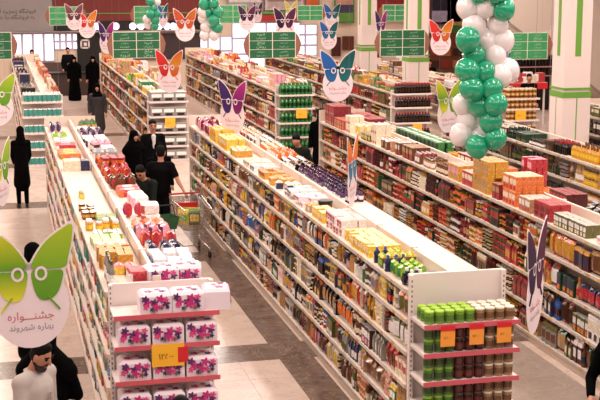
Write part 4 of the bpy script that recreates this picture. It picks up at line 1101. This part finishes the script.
    for s in 'LR': c.capsule(J['hip' + s], J['kne' + s], .098 * k, .074 * k); c.capsule(J['kne' + s], J['ank' + s] + Vector((0, 0, .02)), .072 * k, .058 * k)
    if coat < 1.3: link('trousers', with_mat(fused(c, .02), bottom, 'trousers'), t)
    if shoes:
        for s in 'LR':
            c = MB(); c.capsule(J['ank' + s] + Vector((0, -.03, -.045)) * k, J['toe' + s], .048 * k, .04 * k); c.capsule(J['ank' + s], J['ank' + s] - Vector((0, 0, .04)) * k, .045 * k, .05 * k)
            link('shoe', with_mat(fused(c, .014), mat('shoe_black', '#0e0c0c', .4), 'shoe'), t)
    c = MB()      # upper garment
    c.capsule(J['pel'] + Vector((0, 0, -.02)), J['wai'], .155 * k, .142 * k, 1.22); c.capsule(J['wai'], J['che'], .142 * k, .15 * k, 1.28)
    c.capsule(J['shL'], J['shR'], .08 * k, .08 * k); c.capsule(J['che'], J['nec'] - upv * .03 * k, .118 * k, .072 * k, 1.3)
    for s in 'LR':
        if sleeve == 'long': c.capsule(J['sh' + s], J['el' + s], .07 * k, .058 * k); c.capsule(J['el' + s], J['wr' + s], .056 * k, .044 * k)
        else: c.capsule(J['sh' + s], J['sh' + s].lerp(J['el' + s], .62), .07 * k, .066 * k)
    if coat: 
        zb = max(J['pel'].z - coat * k, .05 * k)
        c.capsule(J['pel'], Vector((0, 0, zb)), .16 * k, (.15 + .1 * coat) * k, 1.15)
    link('chador' if head == 'chador' else 'coat' if coat else 'shirt', with_mat(fused(c, .014 if fine else .02), top, 'garment'), t)
    if shirtfront:
        c = MB(); q = J['che'] + Vector((0, .14, 0)) * k; c.capsule(q + Vector((0, .008, -.12)) * k, q + Vector((0, -.03, .12)) * k, .025 * k, .05 * k)
        link('shirt_front', with_mat(fused(c, .012), shirtfront, 'shirt_front'), t)
    c = MB()
    if head in ('hair',):
        back = -fwd
        c.capsule(hc + back * .028 * k + upv * .0 * k, hc + back * .022 * k + upv * .06 * k, .082 * k, .088 * k, .98); c.capsule(hc + fwd * .022 * k + upv * .095 * k, hc + back * .03 * k + upv * .085 * k, .046 * k, .07 * k, 1.25)
        link('hair', with_mat(fused(c, .01 if fine else .016), hair_m or M_HAIR, 'hair'), t)
    else:
        back = -fwd
        c.capsule(hc + back * .035 * k - upv * .03 * k, hc + back * .02 * k + upv * .05 * k, .105 * k, .108 * k, .95); c.capsule(J['nec'] + back * .02 * k, hc + back * .04 * k, .11 * k, .1 * k)
        c.capsule(hc + fwd * .04 * k + upv * .085 * k, hc + back * .02 * k + upv * .07 * k, .05 * k, .08 * k, 1.3)
        c.capsule(J['nec'] - upv * .04 * k, J['nec'] + upv * .02 * k, .15 * k, .1 * k, 1.35)
        if head == 'chador':
            for s in (-1, 1): c.capsule(J['nec'] + Vector((s * .05, 0, .03)) * k, J['nec'] + Vector((s * .2, 0, -.12)) * k, .1 * k, .1 * k)
        link('headscarf', with_mat(fused(c, .016), M_BLACKCLOTH, 'headscarf'), t)
    if face_bits:
        for s in (-1, 1):
            e = MB(); e.capsule(hc + fwd * .08 * k + Vector((s * .033, 0, 0)) * k + upv * .015 * k, hc + fwd * .081 * k + Vector((s * .042, 0, 0)) * k + upv * .015 * k, .011 * k, .011 * k, n=8)
            link('eye', e.mesh('eye', M_HAIR, True), t)
            e = MB(); e.capsule(hc + fwd * .088 * k + Vector((s * .02, 0, 0)) * k + upv * .035 * k, hc + fwd * .076 * k + Vector((s * .06, 0, 0)) * k + upv * .036 * k, .007 * k, .006 * k, n=6)
            link('eyebrow', e.mesh('eyebrow', M_HAIR, True), t)
        e = MB(); m0 = J['hb'] + fwd * .088 * k + upv * .015 * k
        e.capsule(m0 + Vector((-.02, 0, 0)) * k, m0 + Vector((.02, 0, 0)) * k, .008 * k, .008 * k, n=6); link('lips', e.mesh('lips', mat('lips', '#8a4a42', .5), True), t)
    if beard:
        e = MB(); jb = J['hb'] + fwd * .04 * k
        e.capsule(jb - upv * .015 * k, jb + fwd * .018 * k - upv * .02 * k, .055 * k, .042 * k, 1.1)
        for s in (-1, 1): e.capsule(jb + Vector((s * .045, -.01, 0)) * k, jb + Vector((s * .062, -.03, .05)) * k, .022 * k, .016 * k)
        e.capsule(jb + fwd * .055 * k + upv * .035 * k + Vector((-.02, 0, 0)) * k, jb + fwd * .055 * k + upv * .035 * k + Vector((.02, 0, 0)) * k, .01 * k, .01 * k)
        link('beard', with_mat(fused(e, .009), mat('beard', '#2a1e1a', .7), 'beard'), t)
    return t
M_SHIRT = mat('pale_grey_shirt', '#b9ada6', .8); M_TEE = mat('black_tee', '#080708', .9, spec=.08); M_SUIT = mat('black_suit', '#09080b', .9, spec=.1); M_GREENSH = mat('dark_green_shirt', '#1a1f1a', .9, spec=.1)
M_GREYSLV = mat('dark_coat', '#080708', .95, spec=.05); M_JEANS = mat('dark_trousers', '#0f0e13', .9, spec=.1)
person('man in pale grey shirt with dark hair and short beard, lower left', .235, 10.45, 130, 1.74, nod=22, top=M_SHIRT, bottom=M_JEANS, fine=True, face_bits=True, beard=True, arms=dict(elR=(.27, .06, 1.12), wrR=(.16, .27, 1.02)))
_m = bpy.data.objects['person']
_kk = 1.74 / 1.75
c = MB()
for _s in (-1, 1):
    c.capsule(Vector((_s * .02, .085, 1.40)) * _kk, Vector((_s * .066, .03, 1.465)) * _kk, .014, .015); c.capsule(Vector((_s * .066, .03, 1.465)) * _kk, Vector((_s * .036, -.07, 1.475)) * _kk, .015, .015)
c.capsule(Vector((.036, -.07, 1.475)) * _kk, Vector((-.036, -.07, 1.475)) * _kk, .015, .015)
link('collar', with_mat(fused(c, .008, 2), M_SHIRT, 'collar'), _m)
c = MB().box(-.014, .014, .168, .176, .98, 1.3); c.build('placket', mat('shirt_placket', '#a2968f', .8), _m)
person('person in a black cloak behind the man in pale grey shirt', .36, 10.95, 20, 1.68, head='chador', coat=.9, arms=dict(elL=(-.27, .06, 1.12), wrL=(-.14, .2, 1.05), elR=(.27, .06, 1.1), wrR=(.14, .2, 1.05)))
person('person in black mostly hidden behind the large green butterfly', .36, 14.4, 20, 1.7, head='scarf', coat=.5)
person('woman in black headscarf, coat and trousers seen from behind in left aisle', .5, 26.1, -5, 1.66, head='scarf', coat=.42, top=M_GREYSLV, arms=dict(elL=(-.22, .03, 1.13), wrL=(-.18, .16, .98), elR=(.22, .03, 1.13), wrR=(.18, .16, .98))).scale = (.84, .9, 1)
person('person in black clothing at the right edge with hands in front', 5.53, 10.1, 245, 1.66, head='chador', coat=.85, fine=True, arms=dict(elR=(.26, .1, 1.1), wrR=(.12, .27, 1.0), elL=(-.26, .1, 1.08), wrL=(-.1, .28, .98)))
person('person whose dark head shows at the bottom before left end display', 1.27, 8.95, 10, 1.63, head='hair', top=M_TEE)
person('man in black suit and white shirt facing the camera', 3.2, 25.95, 178, 1.74, top=M_SUIT, bottom=M_SUIT, shirtfront=mat('white_shirt', '#d8d0cc', .7), face_bits=True)
person('woman in black chador left of the suited man', 2.72, 25.2, 150, 1.62, head='chador', coat=.9)
person('dark-haired person in black behind the man with the trolley', 3.0, 23.4, 170, 1.6, head='scarf', coat=.6)
person('person in dark green reaching towards the left gondola', 2.42, 20.6, 215, 1.68, lean=12, nod=18, top=M_GREENSH, bottom=M_JEANS, face_bits=True, arms=dict(elL=(-.24, .22, 1.12), wrL=(-.2, .42, 1.0), elR=(.26, .16, 1.08), wrR=(.2, .34, .96)))
person('man in black tee shirt pulling the shopping trolley, seen from behind', 2.86, 22.1, 20, 1.72, top=M_TEE, bottom=M_JEANS, sleeve='short', arms=dict(elR=(.34, -.1, 1.14), wrR=(.46, -.2, .98)))
person('man in dark green shirt beyond the centre gondola', 5.8, 23.6, 225, 1.7, nod=15, lean=8, top=M_GREENSH, bottom=M_JEANS)
person('person in black standing just beyond the right gondola end', 7.2, 27.3, 200, 1.72, head='scarf', coat=.6)
person('person in black and white clothing between the back row gondolas', 2.87, 35.9, 185, 1.66, head='scarf', coat=.5, top=mat('patterned_coat', '#2c2829', .8, noise=.9, nscale=30))
person('person in black before the dark opening, left one', 3.0, 48.0, 180, 1.64, head='chador', coat=.85)
person('person in black before the dark opening, right one', 3.65, 47.2, 185, 1.7, head='chador', coat=.85)
person('man in black among the racks below the beige stairs', 15.8, 35.2, 190, 1.74, top=M_TEE)
person('dark-haired shopper below the red butterfly, left one', 14.3, 41.5, 180, 1.7, top=mat('white_top', '#cfc8c4', .8))
person('dark-haired shopper below the red butterfly, right one', 15.2, 42.5, 200, 1.7, top=M_TEE)
person('dark silhouette of a shopper before the bright entrance, left one', 1.55, 51, 180, 1.74, top=M_TEE)
person('dark silhouette of a shopper before the bright entrance, right one', 3.05, 52.5, 170, 1.72, top=M_SUIT)

# ------------------------------------------------------------------ shopping trolley
def trolley(X, Y, rz):
    t = thing('shopping_trolley', 'chrome wire shopping trolley with red seat in the aisle', 'trolley', (X, Y, 0), rz)
    b = MB(); r = .0045
    def pt(u, v, w):      # u along length, v across, w up: basket tapers to the front and bottom
        wid = (.25 + .04 * w) * (1 - .18 * u); return (v * wid, -.02 + u * (.72 + .1 * w), .5 + w * (.45 - .1 * u))
    for i in range(11):
        u = i / 10
        for s in (-1, 1): b.tube(pt(u, s, 0), pt(u, s, 1), r, 4)
        b.tube(pt(u, -1, 0), pt(u, 1, 0), r, 4)
    for j in range(6):
        w = j / 5
        for s in (-1, 1): b.tube(pt(0, s, w), pt(1, s, w), r, 4)
        b.tube(pt(1, -1, w), pt(1, 1, w), r, 4); b.tube(pt(0, -1, w), pt(0, 1, w), r, 4)
    for i in range(8):
        v = -1 + 2 * i / 7; b.tube(pt(0, v, 0), pt(1, v, 0), r, 4); b.tube(pt(1, v, 0), pt(1, v, 1), r, 4); b.tube(pt(0, v, 0), pt(0, v, 1), r, 4)
    for s in (-1, 1): b.tube(pt(0, s, 1), pt(1, s, 1), .009, 6)
    b.tube(pt(1, -1, 1), pt(1, 1, 1), .009, 6)
    b.build('basket', M_CHROME, t)
    f = MB()
    for s in (-1, 1):
        f.tube((s * .25, -.1, .98), (s * .23, 0.02, .5), .011, 6); f.tube((s * .23, .02, .5), (s * .22, .1, .2), .011, 6); f.tube((s * .22, .1, .2), (s * .19, .8, .17), .011, 6); f.tube((s * .22, .02, .24), (s * .24, -.05, .13), .011, 6); f.tube((s * .2, .75, .17), (s * .2, .75, .13), .011, 6)
    f.tube((-.2, .5, .18), (.2, .5, .18), .008, 6); f.build('frame', M_CHROME, t)
    MB().tube((-.27, -.1, .99), (.27, -.1, .99), .016, 8).build('handle', mat('handle_red', '#a02028', .4), t)
    MB().box(-.19, .19, .06, .09, .7, .86).build('seat_flap', mat('seat_red', '#c8202c', .4), t)
    wm = MB(); wm.lathe([(.02, -.015), (.06, -.013), (.06, .013), (.02, .015)], 12); wme = wm.mesh('wheel', M_DKSTEEL)
    for (x, y) in ((-.24, -.05), (.24, -.05), (-.2, .75), (.2, .75)):
        o = link('wheel', wme, t, (x, y, .06)); o.rotation_euler = (0, math.pi / 2, 0)
    return t
trolley(3.18, 21.3, math.pi + .12)
for i, (dx, dy, nm, cs) in enumerate(((-.08, -.25, 'yellow shopping packet in the trolley, left one', ('yellow', 'lime', 'yellow')), (.1, -.3, 'green shopping packet in the trolley, right one', ('olive', 'yellow', 'green')))):
    o = s_packet(.2, .14, .3, *[HUES[c] for c in cs]).build('shopping_packet', M_PRINT, None, (3.18 + dx, 21.3 + dy, .51), 1.4); tag(o, nm, 'packet')
# hand basket held at the left gondola
bk = thing('hand_basket', 'green shopping basket beside the person in dark green', 'basket', (2.55, 19.75, .72), .3)
MB().add([(-.2, -.14, 0), (.2, -.14, 0), (.2, .14, 0), (-.2, .14, 0), (-.24, -.17, .2), (.24, -.17, .2), (.24, .17, .2), (-.24, .17, .2)], [(3, 2, 1, 0), (0, 1, 5, 4), (1, 2, 6, 5), (2, 3, 7, 6), (3, 0, 4, 7)]).build('tub', mat('basket_green', '#2c5a38', .5), bk)
MB().tube((-.24, 0, .2), (-.2, 0, .38), .008).tube((-.2, 0, .38), (.2, 0, .38), .012).tube((.2, 0, .38), (.24, 0, .2), .008).build('handle', M_DKSTEEL, bk)

# ------------------------------------------------------------------ place the products
P = np.array([it[3] for it in ITEMS]); DIM = np.array([it[1] for it in ITEMS])
cz = P + np.c_[np.zeros(len(P)), np.zeros(len(P)), DIM[:, 2] * .7]
V = cz - _C; Wd = V @ _FW; PXx = 300 + FPX * (V @ _RT) / Wd; PXy = 200 - FPX * (V @ _UP) / Wd
infr = (PXx > 1) & (PXx < 599) & (PXy > 1) & (PXy < 399)
hid = np.zeros(len(P), bool)
for (x0, x1, y0, y1, zt) in BOXES:
    tn = np.full(len(P), 0.0); tf = np.full(len(P), .97 if True else 1)
    lo = np.array([x0 + .05, y0, 0]); hi = np.array([x1, y1, zt])
    own = (P[:, 0] > x0 - .3) & (P[:, 0] < x1 + .3) & (P[:, 1] > y0 - .5) & (P[:, 1] < y1 + .5)
    a = (lo - _C) / np.where(abs(V) < 1e-9, 1e-9, V); b = (hi - _C) / np.where(abs(V) < 1e-9, 1e-9, V)
    t0 = np.minimum(a, b).max(1); t1 = np.maximum(a, b).min(1)
    hid |= (t0 < t1) & (t1 > 0) & (t0 < .97) & ~own
area = DIM[:, 0] * DIM[:, 2] * (FPX / Wd) ** 2
front = np.array([it[7] for it in ITEMS])
ok = infr & ~hid & front & (area > 14)
LIMIT = 285
chosen = set()
for kd in SHAPES:
    idx = [i for i, it in enumerate(ITEMS) if it[0] == kd and ok[i]]
    idx.sort(key=lambda i: -area[i]); chosen.update(idx[:LIMIT])
mesh_cache, arr_cache = {}, {}
def shape_of(it):
    key = (it[0], it[1], it[2])
    if key not in arr_cache: arr_cache[key] = SHAPES[it[0]][0](*it[1], *[HUES[c] for c in it[2]])
    return key, arr_cache[key]
stuff = {}
nst = 0
for i, it in enumerate(ITEMS):
    key, mb = shape_of(it)
    if i in chosen:
        if key not in mesh_cache: mesh_cache[key] = mb.mesh(it[0], M_GLASSY if it[0] in GLOSS else M_PRINT, it[0] in ('jar', 'bottle', 'tub') and False)
        o = link(it[0], mesh_cache[key], None, it[3], it[4]); tag(o, it[5], SHAPES[it[0]][1], it[6])
    elif not (hid[i] and not infr[i]):
        if not infr[i] and not (-200 < PXx[i] < 800 and -100 < PXy[i] < 500): continue
        S = stuff.setdefault(it[0], ([], [], [], [0])); nst += 1
        c, s = math.cos(it[4]), math.sin(it[4]); v = np.array(mb.v)
        S[0].append(np.c_[v[:, 0] * c - v[:, 1] * s + it[3][0], v[:, 0] * s + v[:, 1] * c + it[3][1], v[:, 2] + it[3][2]])
        o0 = S[3][0]; S[1].extend(tuple(q + o0 for q in f) for f in mb.f); S[2].extend(mb.c); S[3][0] += len(v)
for kd, (vs, fs, cs, _) in stuff.items():
    m = MB(); m.v = np.concatenate(vs).tolist(); m.f = fs; m.c = cs
    o = m.build(kd + '_stock', M_GLASSY if kd in GLOSS else M_PRINT); tag(o, 'mass of small distant %ss filling the remaining shelf space' % NOUN[kd], 'stock', None, 'stuff')
print('ITEMS', len(ITEMS), 'individual', len(chosen), 'stuff', nst, 'objects', len(bpy.data.objects))
